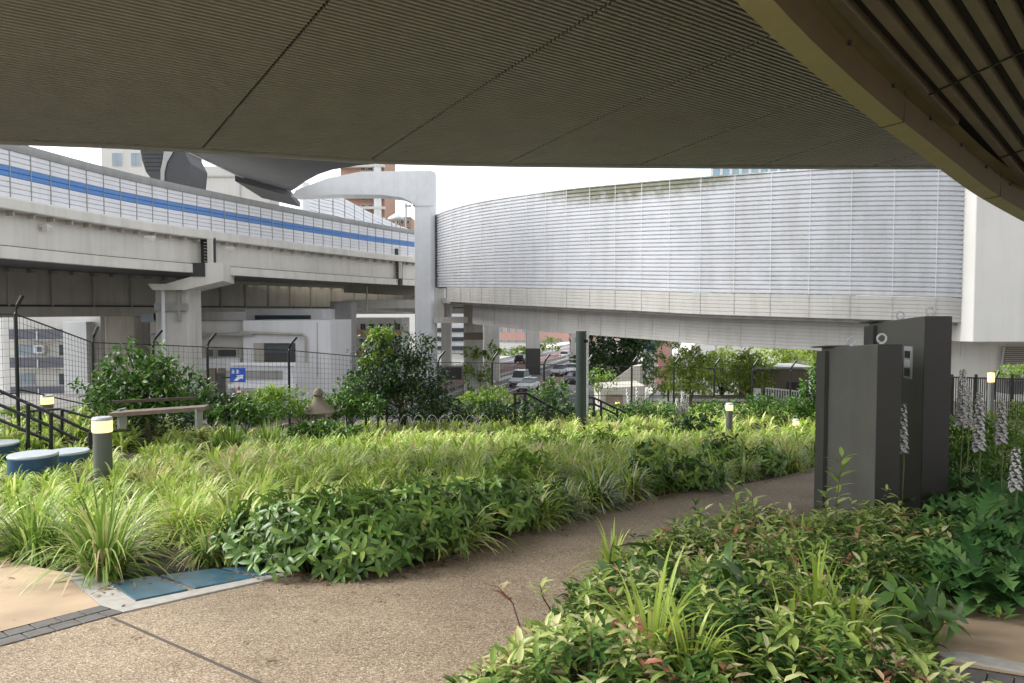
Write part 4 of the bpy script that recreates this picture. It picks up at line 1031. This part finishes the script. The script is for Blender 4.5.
# dry litter on the soil near the edge
n = 2500; x = rng.uniform(-7,2,n); y = rng.uniform(6.8,10.5,n); ok = inpoly(x,y,bed); x,y = x[ok],y[ok]; pos = np.stack([x,y,gz(x,y)+.0],-1)
d = sph(len(pos)); d[:,2]*=.25; V,Fc2 = leaf_geo(pos,d,np.tile([0,0,1.],(len(pos),1)),rng.uniform(.05,.12,len(pos)),rng.uniform(.01,.035,len(pos)),.05)
tag(meshnp('leaf_litter', V, Fc2, rng.uniform(0,1,len(pos)), M['litter']), 'dry brown leaf litter on the soil at the bed edge', 'leaf litter', kind='stuff')

n=1500; ex=rng.uniform(0,1,n)*(len(edgew)-1); ii=ex.astype(int); ii=np.minimum(ii,len(edgew)-2); fr_=ex-ii; ew=np.array(edgew); x=ew[ii,0]*(1-fr_)+ew[ii+1,0]*fr_; y=ew[ii,1]*(1-fr_)+ew[ii+1,1]*fr_-np.abs(rng.normal(0,.16,n)); x=x+rng.normal(0,.05,n)
x=np.concatenate([x,rng.uniform(-4,4,120)]);y=np.concatenate([y,rng.uniform(3.8,8,120)]); pos=np.stack([x,y,gz(x,y)+.012],-1); d=sph(len(pos)); d[:,2]*=.15; V,Fc2=leaf_geo(pos,d,np.tile([0,0,1.],(len(pos),1)),rng.uniform(.02,.075,len(pos)),rng.uniform(.01,.03,len(pos)),.1)
tag(meshnp('fallen_leaves', V, Fc2, rng.uniform(0,1,len(pos)), M['litter']), 'small dry leaves and debris scattered along the path edge', 'fallen leaves', kind='stuff')
# individual tufts at the bed edge
TU = [(96,577,.62,'tuft','largest fountain shaped striped tuft at the left corner of the bed by the blue tiles'),
      (25,560,.52,'tuft','striped grass tuft left of the largest one, over the sandy paving'),
      (-30,556,.50,'tuft','striped grass tuft cut by the left picture edge'),
      (60,556,.5,'tuft','striped grass tuft just behind the largest one'),
      (205,560,.40,'tuft','sparse pale tuft behind the blue tiles by bare soil'),
      (240,556,.42,'tuft','pale striped tuft at the left foot of the dark leafy clump'),
      (440,552,.42,'tuft','small striped tuft at the right foot of the dark leafy clump'),
      (560,520,.50,'pale_tuft','white striped tuft spilling over the path, left of its pair'),
      (597,509,.54,'pale_tuft','white striped tuft spilling over the path, right of its pair'),
      (630,498,.5,'pale_tuft','white striped tuft nearest the palmate clump at the path bend'),
      (530,528,.4,'tuft','small striped tuft between the leafy clump and the white striped pair'),
      (708,484,.42,'pale_tuft','white striped tuft right of the palmate clump by the path'),
      (745,478,.42,'tuft','low green tuft at the path edge left of slabs'),
      (790,470,.5,'tuft','arching tuft at the path edge nearest the charcoal slabs'),
      (815,462,.5,'pale_tuft','pale edged tuft hugging the left side of the lower slab')]
for px,py,L,mt,lab in TU:
    q = G(px,py); n = 230 if L>.5 else 150
    ps = np.array([[q.x,q.y+.12,g(q.x,q.y+.12)-.02]]); V,Fc,t_ = bladeset(ps,n*13//10,L*(1.45 if L>.6 else 1.2),.018 if py>540 else .022,(.35,.99),.15,6,tcol=(.1,.9),dry=.05)
    t0 = thing('grass_tuft', ps[0], lab, 'grass tuft', 'striped tufts along the path edge')
    meshnp('leaves', V, Fc, t_, M[mt], t0)
for px,py,L,lab in ((230,455,.62,'dark centred mound of green grass behind the bollard row'),(270,450,.6,'green grass mound beside the shaded hollow in the bed')):
    q = G(px,py); ps = np.array([[q.x,q.y,g(q.x,q.y)]]); V,Fc,t_ = bladeset(ps,420,L*1.15,.022,(.1,.9),.3,5,tcol=(0,.7))
    t0 = thing('grass_mound', ps[0], lab, 'grass mound'); meshnp('leaves', V, Fc, t_, M['tuft'], t0)

# dark palmate perennials
def palmate(center, R, H, nst, leaf=.2, mat='hell', nl=5, name='leafy_perennial', label='', cat='plant', grp=None, tcol=(.1,.85), width=.37):
    t = thing(name, center, label, cat, grp); pos=[];dd=[];up=[];LL=[];tt=[]; st=MB()
    for i in range(nst):
        a=random.uniform(0,2*math.pi); r=R*math.sqrt(random.random()); hh_=H*(1-.45*(r/R)**2)*random.uniform(.5,1.05)
        tip=Vector(center)+Vector((math.cos(a)*r,math.sin(a)*r,hh_*random.choice((1,1,1,1.12,.8,.6)))); base_=Vector(center)+Vector((math.cos(a)*r*.35,math.sin(a)*r*.35,-.02))
        mid=base_.lerp(tip,.55)+Vector((0,0,.06)); st.tube([base_,mid,tip],[.007,.006,.004],4,False)
        axis=Vector((math.cos(a)*(.25+r/R*.7),math.sin(a)*(.25+r/R*.7),random.uniform(.35,.9))).normalized()
        b1=axis.cross(Vector((0,0,1)));b1=(b1 if b1.length>.1 else Vector((1,0,0))).normalized();b2=axis.cross(b1); tb=random.uniform(*tcol); ph_=random.random()*6
        for k_ in range(nl):
            an=ph_+2*math.pi*k_/nl+random.uniform(-.45,.45); dv=(b1*math.cos(an)+b2*math.sin(an))*1.0+axis*random.uniform(.0,.9)
            pos.append(tip);dd.append(dv);up.append(axis);LL.append(leaf*random.uniform(.5,1.3));tt.append(min(1,max(0,tb+random.uniform(-.15,.15))))
    pos=np.array(pos);LL=np.array(LL);V,Fc=leaf_geo(pos,np.array(dd),np.array(up),LL,LL**.7*leaf**.3*width,rng.uniform(.1,.6,len(LL)),.28)
    meshnp('leaves',V,Fc,np.array(tt),M[mat],t); st.build('stem',M['gstem'],t); return t
HL = ['low dark leafy clump left end of the big group','dark leafy clump left of centre in the big group','big dark glossy clump in the middle of the group','dark leafy clump at the right end of the big group','dark leafy clump rising behind the middle of the group','bright edged leafy clump along the path right of the big group','small leafy clump beside the white striped tufts','small leafy clump between the two big leafy groups','palmate dark clump at the path bend','small palmate clump left of the path bend clump','blue green leafy clump behind the path bend clump','leafy clump among the grass above the path bend','small leafy clump left of the charcoal slabs']
for (px,py,r),lab in zip(HEL,HL):
    q=G(px,py+2); near=py>515
    c=(q.x,q.y+r*.35,g(q.x,q.y+r*.35)); palmate(c,r*.95,random.uniform(.42,.66),int((190 if near else 95)*r/.5),.115 if near else .135,label=lab,grp='dark leafed perennials along the bed edge',tcol=(.3,.98) if py in (533,521,540) else (.1,.9))
# yellow-green small leaf spots among the grass
for px,py,lab in ((545,440,'lime leafed low shrub in the grass below the dark pole'),(520,470,'yellow green sprig cluster in the grass above the path edge'),(600,436,'small mid green clump in the grass right of the dark pole')):
    q=G(px,py+18); palmate((q.x,q.y,g(q.x,q.y)),.6,.62,55,.15,mat='bright',label=lab,name='low_shrub',nl=5)

# generic bush / tree crowns
def crown(name, parent, blobs, n, size, mat, simple=True, tcol=(0,1), shell=.55, asp=.5, droop=.2):
    P_=[];D_=[]
    tot=sum(b[3]*b[4]*b[5] for b in blobs)**1.0
    for (cx,cy,cz,rx,ry,rz) in blobs:
        k_=max(20,int(n*(rx*ry*rz)/tot)); nc=max(6,k_//14); cc=sph(nc)*(rng.uniform(shell,1,nc)**.6)[:,None]
        idx=rng.integers(0,nc,k_); u=cc[idx]+rng.normal(0,.13,(k_,3))
        P_.append(np.array([cx,cy,cz])+u*np.array([rx,ry,rz])); dd_=sph(k_)+u*.8; dd_[:,2]+=-.05; D_.append(dd_)
    pos=np.concatenate(P_);d=norm(np.concatenate(D_)); up=norm(rng.normal(size=d.shape)*.6+np.array([0,0,1.]))
    L=size*rng.uniform(.6,1.2,len(pos)); V,Fc=leaf_geo(pos,d,up,L,L*asp,droop,.2,simple)
    return meshnp(name,V,Fc,rng.uniform(tcol[0],tcol[1],len(pos)),M[mat],parent)
def limbs(parent, base, tips, r0, mat='bark', name='trunk'):
    mb=MB(); base=Vector(base); fork=base.lerp(sum((Vector(t) for t in tips),Vector())/len(tips),.4)
    mb.tube([base,base.lerp(fork,.5)+Vector((.03,0,0)),fork],[r0,r0*.8,r0*.65],8)
    for tp in tips: tp=Vector(tp); mb.tube([fork,fork.lerp(tp,.5)+Vector((random.uniform(-.1,.1)*r0*5,0,r0)),tp],[r0*.55,r0*.35,r0*.1],6)
    return mb.build(name,M[mat],parent,smooth=True)
def pxblob(px,py,D,wpx,hpx,dep=None):
    c=P(px,py,D); rx=wpx/2/740*D; rz=hpx/2/740*D; return (c.x,c.y,c.z,rx,dep or rx*.8,rz)
def tree(name,label,cat,D,blobs,n,size,mat,basez=None,r0=.1,grp=None,simple=True,tcol=(0,1),asp=.5,shell=.55,dep=None,trunk=True):
    bl=[pxblob(*( (b[0],b[1],D+(b[4] if len(b)>4 else 0),b[2],b[3]) ),dep) for b in blobs]
    cx=sum(b[0] for b in bl)/len(bl); cy=sum(b[1] for b in bl)/len(bl); bz_=g(cx,cy)-.05 if basez is None else basez
    t=thing(name,(cx,cy,bz_),label,cat,grp); crown('crown' if trunk else 'foliage',t,bl,n,size,mat,simple,tcol,shell,asp)
    if trunk: limbs(t,(cx,cy,bz_),[(b[0],b[1],b[2]+b[5]*.4) for b in bl],r0)
    return t
# left tree and centre tree
tree('garden_tree','leafy arching tree with fresh green leaves beside the left fence','tree',17.5,[(125,350,30,22),(150,352,34,26),(135,370,70,26),(165,372,60,34),(110,388,60,28),(175,392,70,34),(140,395,80,40),(195,400,50,26),(120,405,70,24)],3600,.17,'mid',r0=.09,simple=False,shell=.5,asp=.42)
tree('garden_tree','dense dark glossy tree with pale shoots at centre left','tree',23,[(390,336,34,26),(375,352,50,34),(412,350,46,40),(395,370,84,44),(370,385,64,40),(420,378,60,44),(400,400,100,36),(436,395,34,40)],8500,.13,'dark',r0=.1,simple=False,shell=.4,asp=.5)
tree('garden_tree','bright green shoots topping the dark centre tree on its left','tree',22.6,[(378,345,26,40),(384,334,22,20),(368,362,20,20)],700,.13,'bright',r0=.04,simple=False,shell=.3)
tree('shrub','airy light green shrub left of the dark centre tree','shrub',22,[(350,388,36,28),(342,400,46,18)],600,.12,'mid',r0=.03,simple=False,shell=.3)
BS=[(318,429,76,14,19.6,'mid','low bush hiding the foot of the stone lantern',1200),
 (30,432,70,28,18,'dark','dark shaded bush under the black stair rails at left',1500),
 (135,420,110,34,18.6,'dark','dark shaded hedge behind the wooden bench',3200),
 (20,418,50,20,19,'bright','light green bush behind the black stair rails',700),
 (215,410,70,30,20,'dark','dark bush right of the wooden bench',1500),
 (268,402,80,26,20.5,'bright','yellow green bush left of the stone lantern',1600),
 (245,412,70,22,19.5,'mid','low mid green bush in front of the yellow green one',1300),
 (352,406,60,24,21.5,'mid','green bush right of the stone lantern',1400),
 (300,410,50,20,22.3,'mid','small green bush behind the stone lantern',700),
 (440,410,60,22,24,'dark','dark low bush right of the centre tree',1100),
 (485,402,66,26,25.5,'bright','yellowish green bush below the ivy pier',1700),
 (500,412,80,22,24,'dark','dark bush below the step handrail',1500),
 (548,398,44,36,26,'mid','rounded green bush left of the dark pole',1300),
 (560,412,60,18,24.5,'dark','dark bush at the foot of the dark pole',900),
 (598,382,36,30,34,'bright','small yellow green tree top right of the dark pole',700),
 (640,410,70,20,26,'mid','green bush in front of the concrete hut',1300),
 (700,410,70,18,27,'mid','green bush left of the slim bollard',1300),
 (760,408,80,26,26,'mid','large leafed bush behind the slim bollard',1900),
 (800,412,60,30,25,'mid','leafy bush around the small lit bollard head',1500),
 (817,385,30,60,25,'mid','tall green shrub touching the lower charcoal slab',1500),
 (690,425,50,16,22,'dark','low dark bush in the grass left of the slim bollard',700)]
for px,py,w_,h_,D_,mt,lab,n in BS:
    tree('bush',lab,'bush',D_,[(px-w_*.22,py+h_*.08,w_*.6,h_*.85),(px+w_*.24,py,w_*.6,h_),(px,py-h_*.12,w_*.5,h_*.8)],n,.13,mt,r0=.03,simple=False,shell=.5,grp='bushes along the fence',basez=None)
# far trees
tree('street_tree','dark blue green broadleaf tree right behind the dark pole','tree',72,[(610,345,60,40),(600,362,50,40),(635,352,44,34),(645,338,40,24),(625,335,50,22)],4200,.5,'far',STREET,.3,shell=.5)
tree('street_tree','second dark green tree left of the pink stair tower','tree',80,[(655,335,30,20),(640,368,30,36),(625,375,26,26)],1600,.45,'far',STREET,.25)
LT='light green trees behind the right fence'
for px,w_,D_,lab,h_ in ((690,50,58,'leftmost light green tree behind the right fence',50),(722,52,64,'light green tree second from left behind the right fence',56),(750,44,60,'light green tree left of the gate house',46),(785,60,80,'light green tree above the gate house roof',30),(822,40,72,'light green tree at the right above the gate house',34)):
    cy_ = 372 if D_<70 else 355
    tree('street_tree',lab,'tree',D_,[(px,cy_-6,w_,h_*.6),(px-w_*.2,cy_+6,w_*.7,h_*.6),(px+w_*.22,cy_+8,w_*.7,h_*.6),(px,cy_-h_*.3,w_*.6,h_*.4)],2600,.34,'lime',STREET,.2,LT,shell=.45,tcol=(.2,1))
tree('street_tree','small light green tree in front of the pink stair tower','tree',64,[(665,380,34,26),(672,352,26,22)],900,.3,'bright',STREET,.12,LT)
tree('street_tree','green roadside tree row beyond the far carriageway','tree',150,[(535,352,24,14),(512,352,30,12),(550,345,22,14)],900,.7,'bright',STREET,.2)
tree('ivy','green ivy growing up the pier nearest the portal column','ivy',80.5,[(472,352,14,14),(470,378,12,30),(486,380,12,30),(492,352,16,14)],900,.45,'bright',STREET,.06)
tree('hedge','clipped green hedge on the ledge at far right','hedge',40,[(1008,372,22,13),(1022,372,24,13),(1040,372,24,13)],2200,.13,'bright',P(0,380,40).z,.04,trunk=False)
t=thing('planter_wall',P(1015,385,39.5),'dark planter wall carrying the clipped hedge at far right','wall'); MB().box(P(1030,386,41),(3.6,2,.7)).build('wall',M['darksteel'],t)
for px,py,w_,h_,D_,mt,lab in ((960,440,60,60,13,'mid','leafy green shrub behind the taller slab'),(1005,432,60,60,14,'bright','light green ferny shrub behind the flower spikes at right'),(1035,470,60,90,10,'mid','green shrub cut by the right picture edge'),(975,485,60,40,9.6,'mid','dense leaves at the feet of the flower spikes')):
    tree('shrub',lab,'shrub',D_,[(px-12,py+6,w_*.7,h_*.9),(px+12,py,w_*.7,h_),(px,py+h_*.3,w_,h_*.6)],2600,.11,mt,r0=.02,simple=False,shell=.35,asp=.35)

# acanthus
def lobed(pos,d,up,L):
    d=norm(d);side=norm(np.cross(d,up));nr_=np.cross(side,d); us=np.linspace(0,1,13); hw=[.02,.04,.16,.05,.24,.07,.28,.08,.24,.07,.16,.05,0]
    V=np.zeros((len(pos),13*3,3)); L=L[:,None]
    for i,(u,h) in enumerate(zip(us,hw)):
        mid=pos+d*(L*u)+nr_*(L*(.35*u-.75*u*u)); V[:,i*3]=mid-side*(L*h)+nr_*L*.05*(h>.15)+d*L*(.13 if h>.15 else 0); V[:,i*3+1]=mid; V[:,i*3+2]=mid+side*(L*h)+nr_*L*.05*(h>.15)+d*L*(.13 if h>.15 else 0)
    Fc=[]
    for i in range(12): a=i*3;Fc+=[(a,a+1,a+4,a+3),(a+1,a+2,a+5,a+4)]
    return V,Fc
def acanthus(base, spikes, nleaf, L, label, sc_=1.0, grp=None):
    t=thing('acanthus_plant',base,label,'flowering plant',grp); b=np.array(base)
    if nleaf:
        a=rng.uniform(0,2*np.pi,nleaf); d=np.stack([np.cos(a),np.sin(a),rng.uniform(.35,1.3,nleaf)],-1)
        pos=b+np.stack([np.cos(a)*.1,np.sin(a)*.1,rng.uniform(.0,.25,nleaf)],-1); LL=L*rng.uniform(.7,1.15,nleaf)
        V,Fc=lobed(pos,d,np.tile([0,0,1.],(nleaf,1))+.01*rng.normal(size=(nleaf,3)),LL); meshnp('leaves',V,Fc,rng.uniform(0,1,nleaf),M['acanthus'],t)
    for tip,fl in spikes:
        tip=Vector(tip); bb=Vector(base)+Vector(((tip.x-base[0])*.7,(tip.y-base[1])*.7,.05)); ax=(tip-bb)
        st=MB().tube([bb,bb.lerp(tip,.5)+Vector((.02,0,0)),tip],[.012*sc_,.010*sc_,.005*sc_],6,False).build('flower_spike',M['gstem'],t)
        n=int(fl/.012/sc_); u=np.linspace(0,1,n); c=np.array(tip)-np.outer(1-u,np.array(ax.normalized())*fl); an=np.arange(n)*2.4
        rad=np.stack([np.cos(an),np.sin(an),np.full(n,.15)],-1); s_=(1-.55*u)*sc_
        Vb,Fb=leaf_geo(c,rad+np.array([0,0,.55]),np.tile([0,0,1.],(n,1)),.075*s_,.04*s_,.55,.4); meshnp('bracts',Vb,Fb,rng.uniform(0,.9,n),M['bract'],st)
        Vp,Fp=leaf_geo(c+rad*.012,rad+np.array([0,0,-.25]),np.tile([0,0,1.],(n,1)),.075*s_,.065*s_,.3,.5); meshnp('petals',Vp,Fp,rng.uniform(0,1,n),M['petal'],st)
        rad2=np.stack([np.cos(an+1.2),np.sin(an+1.2),np.full(n,.1)],-1); Vq,Fq=leaf_geo(c+rad2*.014,rad2+np.array([0,0,-.6]),rad2*.2+np.array([0,0,1.]),.07*s_,.07*s_,.2,.5); meshnp('lower_petals',Vq,Fq,rng.uniform(0,1,n),M['petal'],st)
    return t
AC='flowering acanthus plants'
def gp_(px,D_): x=(px-512)/740*D_; return (x,D_,g(x,D_))
acanthus(gp_(958,8.6),[(P(963,370,8.6),.62)],16,.5,'acanthus with the tallest white and purple spike right beside the taller slab',1,AC)
acanthus(gp_(982,8.0),[(P(980,393,8.0),.62)],16,.5,'acanthus with the second spike from the taller slab',1,AC)
acanthus(gp_(1006,8.4),[(P(1002,399,8.4),.5)],14,.5,'acanthus with the third spike from the taller slab',1,AC)
acanthus(gp_(1022,7.4),[(P(1016,448,7.4),.42),(P(1036,440,7.4),.42)],14,.5,'acanthus with a low spike near the right picture edge',1,AC)
acanthus(gp_(905,8.2),[(P(903,404,7.75),.52)],6,.35,'acanthus spike leaning in the gap between the two slabs',.9,AC)
acanthus(gp_(968,9.6),[(P(969,388,9.6),.5)],8,.45,'acanthus with a thin spike behind the two tallest ones',.9,AC)
acanthus((P(646,0,27).x,27,g(5,27)),[(P(x,y,27),.9) for x,y in ((627,388),(637,387),(647,389),(643,402),(650,402))],8,.5,'cluster of distant pale flower spikes in front of the concrete hut',1.6,AC)
acanthus((P(682,0,26).x,26,g(6,26)),[(P(x,y,26),.8) for x,y in ((677,398),(683,391),(688,394))],8,.5,'cluster of distant pale flower spikes left of the light trees',1.6,AC)
# broad lobed leaves, right foreground
for px,py,n,L,lab in ((985,600,26,.40,'low plant of large lobed leaves over the sandy corner'),(1010,560,30,.5,'large lobed leafed plant against the right picture edge'),(955,565,24,.42,'lobed leafed plant below the taller slab'),(915,585,18,.36,'lobed leafed plant at the foot of the lower slab'),(1040,600,22,.45,'lobed leafed plant cut by the right picture edge'),(975,540,24,.5,'lobed leafed plant under the flower spikes')):
    q=G(px,py+8); acanthus((q.x,q.y,g(q.x,q.y)),[],n*3,L*.78,lab,1,'lobed leafed plants at right')

# ground cover bed, right foreground
cov=[(G(455,700).x,G(455,700).y),(G(520,655).x,G(520,655).y),(G(580,600).x,G(580,600).y),(.95,6.1),(1.5,7.0),(2.2,7.5),(3.3,7.4),(4.3,7.2),(4.2,6.0),(G(905,622).x,G(905,622).y),(G(935,650).x,G(935,650).y),(G(925,690).x,G(925,690).y),(2.3,3.1),(-.3,3.0)]
tag(MB().sheet([(x,y,-S*y+.012) for x,y in cov]).build('bed_soil', M['soil']), kind='structure')
def coverh(x,y):
    return .30+.08*np.sin(x*3.1+1)*np.sin(y*2.7)+.06*np.sin(x*7+y*5)
def edged(x,y):
    d=np.full(x.shape,9.)
    n=len(cov)
    for i in range(n):
        ax,ay=cov[i];bx,by=cov[(i+1)%n];t_=np.clip(((x-ax)*(bx-ax)+(y-ay)*(by-ay))/((bx-ax)**2+(by-ay)**2),0,1); d=np.minimum(d,np.hypot(x-ax-t_*(bx-ax),y-ay-t_*(by-ay)))
    return d
n=13000; x=rng.uniform(-.6,4.6,n); y=rng.uniform(3,7.6,n); ok=inpoly(x,y,cov); x,y=x[ok],y[ok]; ed=edged(x,y)
x,y,ed=x[:4300],y[:4300],ed[:4300]
hs=coverh(x,y)*(.35+.65*sm(ed/.35)); lay=rng.uniform(.3,1.15,len(x))+.35*(rng.uniform(0,1,len(x))<.06); tz=gz(x,y)+hs*lay
K=8; N=len(x); tip=np.stack([x,y,tz],-1); tip=np.repeat(tip,K,0); k_=np.tile(np.arange(K),N); ph_=np.repeat(rng.uniform(0,6.28,N),K)
an=ph_+k_*2.4+rng.normal(0,.2,N*K); el=np.where(k_<3,rng.uniform(.5,1.3,N*K),rng.uniform(-.1,.55,N*K)); d=np.stack([np.cos(an),np.sin(an),el],-1)
pos=tip-np.array([0,0,.014])*k_[:,None]; L=.082*rng.uniform(.55,1.3,N*K); patch=.5+.5*np.sin(x*2.3+2)*np.sin(y*1.9+1)
tc=np.repeat(np.clip(rng.normal(.47,.27,N)+.2*(patch-.5),0,.88),K)+rng.normal(0,.07,N*K)+.12*(k_<3)-.15*np.repeat(lay<.75,K); red=np.repeat(rng.uniform(0,1,N)<.09,K)&(k_<4); tc=np.clip(tc,0,.9); tc[red]=rng.uniform(.93,1,red.sum())  # lower sprigs tinted darker: shade of the gaps put into the colour
V,Fc=leaf_geo(pos,d,np.tile([0,0,1.],(N*K,1))+.15*rng.normal(size=(N*K,3)),L,L*.36,rng.uniform(.1,.6,len(L)),.35)
tag(meshnp('ground_cover',V,Fc,tc,M['cover']),'dense low cover of pointed green, lime and reddish leaves in the right foreground','ground cover',kind='stuff')
mb=MB()
for i in range(0,N,5):
    mb.tube([(x[i]+random.uniform(-.06,.06),y[i]+random.uniform(-.06,.06),float(gz(x[i],y[i]))),(x[i],y[i],tz[i])],.0028,4,False)
tag(mb.build('ground_cover_stems',M['stem']),'thin brown stems under the leaf cover in the right foreground','stems',kind='stuff')
# tall shoots
def shoot(base,tip,label,nl=12,L=.13,mat='cover',tc=(.4,.8),r=.006):
    t=thing('tall_shoot',base,label,'plant shoot','tall shoots above the ground cover'); b=Vector(base);tp=Vector(tip); mid=b.lerp(tp,.5)+Vector((random.uniform(-.05,.05),0,.02))
    MB().tube([b,mid,tp],[r,r*.8,r*.5],5,False).build('stem',M['stem'],t)
    u=np.linspace(.45,1,nl); c=np.array([mid.lerp(tp,(q-.5)*2) if q>.5 else b.lerp(mid,q*2) for q in u]); an=np.arange(nl)*2.3; dd=np.stack([np.cos(an),np.sin(an)*.6,np.full(nl,.35)+u*.5],-1)
    LL=L*rng.uniform(.8,1.15,nl);V,Fc=leaf_geo(c,dd,np.tile([0,0,1.],(nl,1)),LL,LL*.36,.35,.25); meshnp('leaves',V,Fc,rng.uniform(tc[0],tc[1],nl),M[mat],t)
def gD(px,D_,dz=0): x_=(px-512)/740*D_; return (x_,D_,g(x_,D_)+dz)
shoot(gD(838,6.2),P(842,457,6.2),'tall leafy shoot standing before the lower charcoal slab',18,.15)
shoot(gD(832,6.4),P(826,492,6.4),'yellowish shoot just left of the lower slab foot',12,.12,tc=(.6,.88))
shoot(gD(905,5.6),P(905,540,5.6),'lime leafed shoot at the foot of the taller slab',14,.15,tc=(.5,.85))
shoot(gD(922,5.4),P(930,556,5.4),'lime leafed shoot leaning right below the taller slab',12,.14,tc=(.5,.85))
shoot(gD(880,6.6),P(876,510,6.6),'green shoot in front of the lower slab dark end',14,.12,tc=(.2,.6))
shoot(gD(735,6.6),P(733,486,6.6),'yellow green shoot at the top of the cover, left part',12,.13,tc=(.6,.88))
shoot(gD(760,6.4),P(752,497,6.4),'pale folded leafed shoot near the path side',10,.12,tc=(.7,.93))
shoot(gD(520,4.6),P(498,587,4.7),'thin reddish shoot reaching over the path at the cover left tip',9,.10,tc=(.93,1))
shoot(gD(555,4.8),P(540,585,4.8),'lime and pink shoot at the left tip of the cover',9,.10,tc=(.75,.98))
shoot(gD(985,4.9),P(1003,620,4.6),'small shoot leaning over the sandy corner at right',9,.10,tc=(.3,.7))
# strap leaved tufts in the cover
for px,py,L,n,lab in ((650,690,.50,60,'lime strap leafed tuft at the bottom edge, left one'),(690,700,.42,40,'lime strap leafed tuft at the bottom edge beside the left one'),(815,660,.5,75,'lime strap leafed tuft in the lower middle of the cover'),(850,668,.42,50,'lime strap leafed tuft leaning right in the cover'),(790,690,.35,40,'lime strap leafed tuft at the bottom edge, right one'),(612,588,.38,60,'lime strap leafed tuft at the path side of the cover'),(800,560,.30,30,'small lime strap tuft before the lower slab')):
    q=G(px,py); ps=np.array([[q.x,q.y,g(q.x,q.y)+.08]]); V,Fc,t_=bladeset(ps,n,L*1.25,.017,(.25,.95),.06,7,tcol=(.2,.95),dry=0); t0=thing('strap_tuft',ps[0],lab,'grass tuft','lime tufts in the right bed'); meshnp('leaves',V,Fc,t_,M['spider'],t0)
for px,py,R,n,L,lab in ((640,610,.28,16,.2,'dark broad leafed plant at the path side of the cover'),(725,640,.3,18,.22,'dark broad leafed plant left of the lime strap tuft'),(745,625,.25,12,.2,'dark broad leafed plant in the middle of the cover'),(890,650,.22,16,.14,'small leafed green clump by the dark pavers'),(920,640,.22,16,.13,'small leafed green clump nearest the sandy corner')):
    q=G(px,py); palmate((q.x,q.y,g(q.x,q.y)+.02),R,.38,n,L,label=lab,name='broadleaf_plant',grp='dark plants in the right bed',tcol=(0,.45),nl=5,width=.42)

# ================================================================= LIGHT, SKY, CAMERA
w = bpy.data.worlds.new('World'); sc.world = w; w.use_nodes = True; n = w.node_tree; bg = n.nodes['Background']
sky = n.nodes.new('ShaderNodeTexSky'); sky.sky_type='NISHITA'; sky.sun_disc=False
SE, SA = math.radians(42), math.radians(-80)          # azimuth measured from +Y towards +X
sky.sun_elevation=SE; sky.sun_rotation=SA; sky.air_density=1.0; sky.dust_density=2.5; sky.ozone_density=1
hs_ = n.nodes.new('ShaderNodeHueSaturation'); hs_.inputs['Saturation'].default_value=.14; n.links.new(sky.outputs[0],hs_.inputs['Color'])
cn = n.nodes.new('ShaderNodeTexNoise'); cn.inputs['Scale'].default_value=2.6; cn.inputs['Detail'].default_value=6
tcw = n.nodes.new('ShaderNodeTexCoord'); mpw = n.nodes.new('ShaderNodeMapping'); mpw.inputs['Scale'].default_value=(1,1,3.5); n.links.new(tcw.outputs['Generated'],mpw.inputs[0]); n.links.new(mpw.outputs[0],cn.inputs[0])
cl = mul(n, hs_.outputs[0], rampn(n, cn.outputs[0], [(.3,(.62,.65,.70)),(.62,(1.0,1.0,1.0))]))
n.links.new(cl,bg.inputs[0]); bg.inputs[1].default_value=.15
sd = bpy.data.lights.new('sun','SUN'); sd.energy=1.3; sd.angle=math.radians(30); sd.color=(1,.97,.92)
so = bpy.data.objects.new('sun',sd); C.objects.link(so)
dv = Vector((math.sin(SA)*math.cos(SE), math.cos(SA)*math.cos(SE), math.sin(SE))); so.rotation_euler = dv.to_track_quat('Z','Y').to_euler()
cd = bpy.data.cameras.new('camera'); cam = bpy.data.objects.new('camera',cd); C.objects.link(cam); cam.location=(0,0,EYE); cam.rotation_euler=(math.pi/2-PITCH,0,0)
cd.sensor_width=36; cd.lens=36*F/1024; cd.clip_end=4000; cd.clip_start=.05; sc.camera=cam
sc.view_settings.view_transform='Standard'; sc.view_settings.look='None'; sc.view_settings.gamma=1; sc.view_settings.exposure=1.68
sc.cycles.max_bounces=6; sc.cycles.diffuse_bounces=4
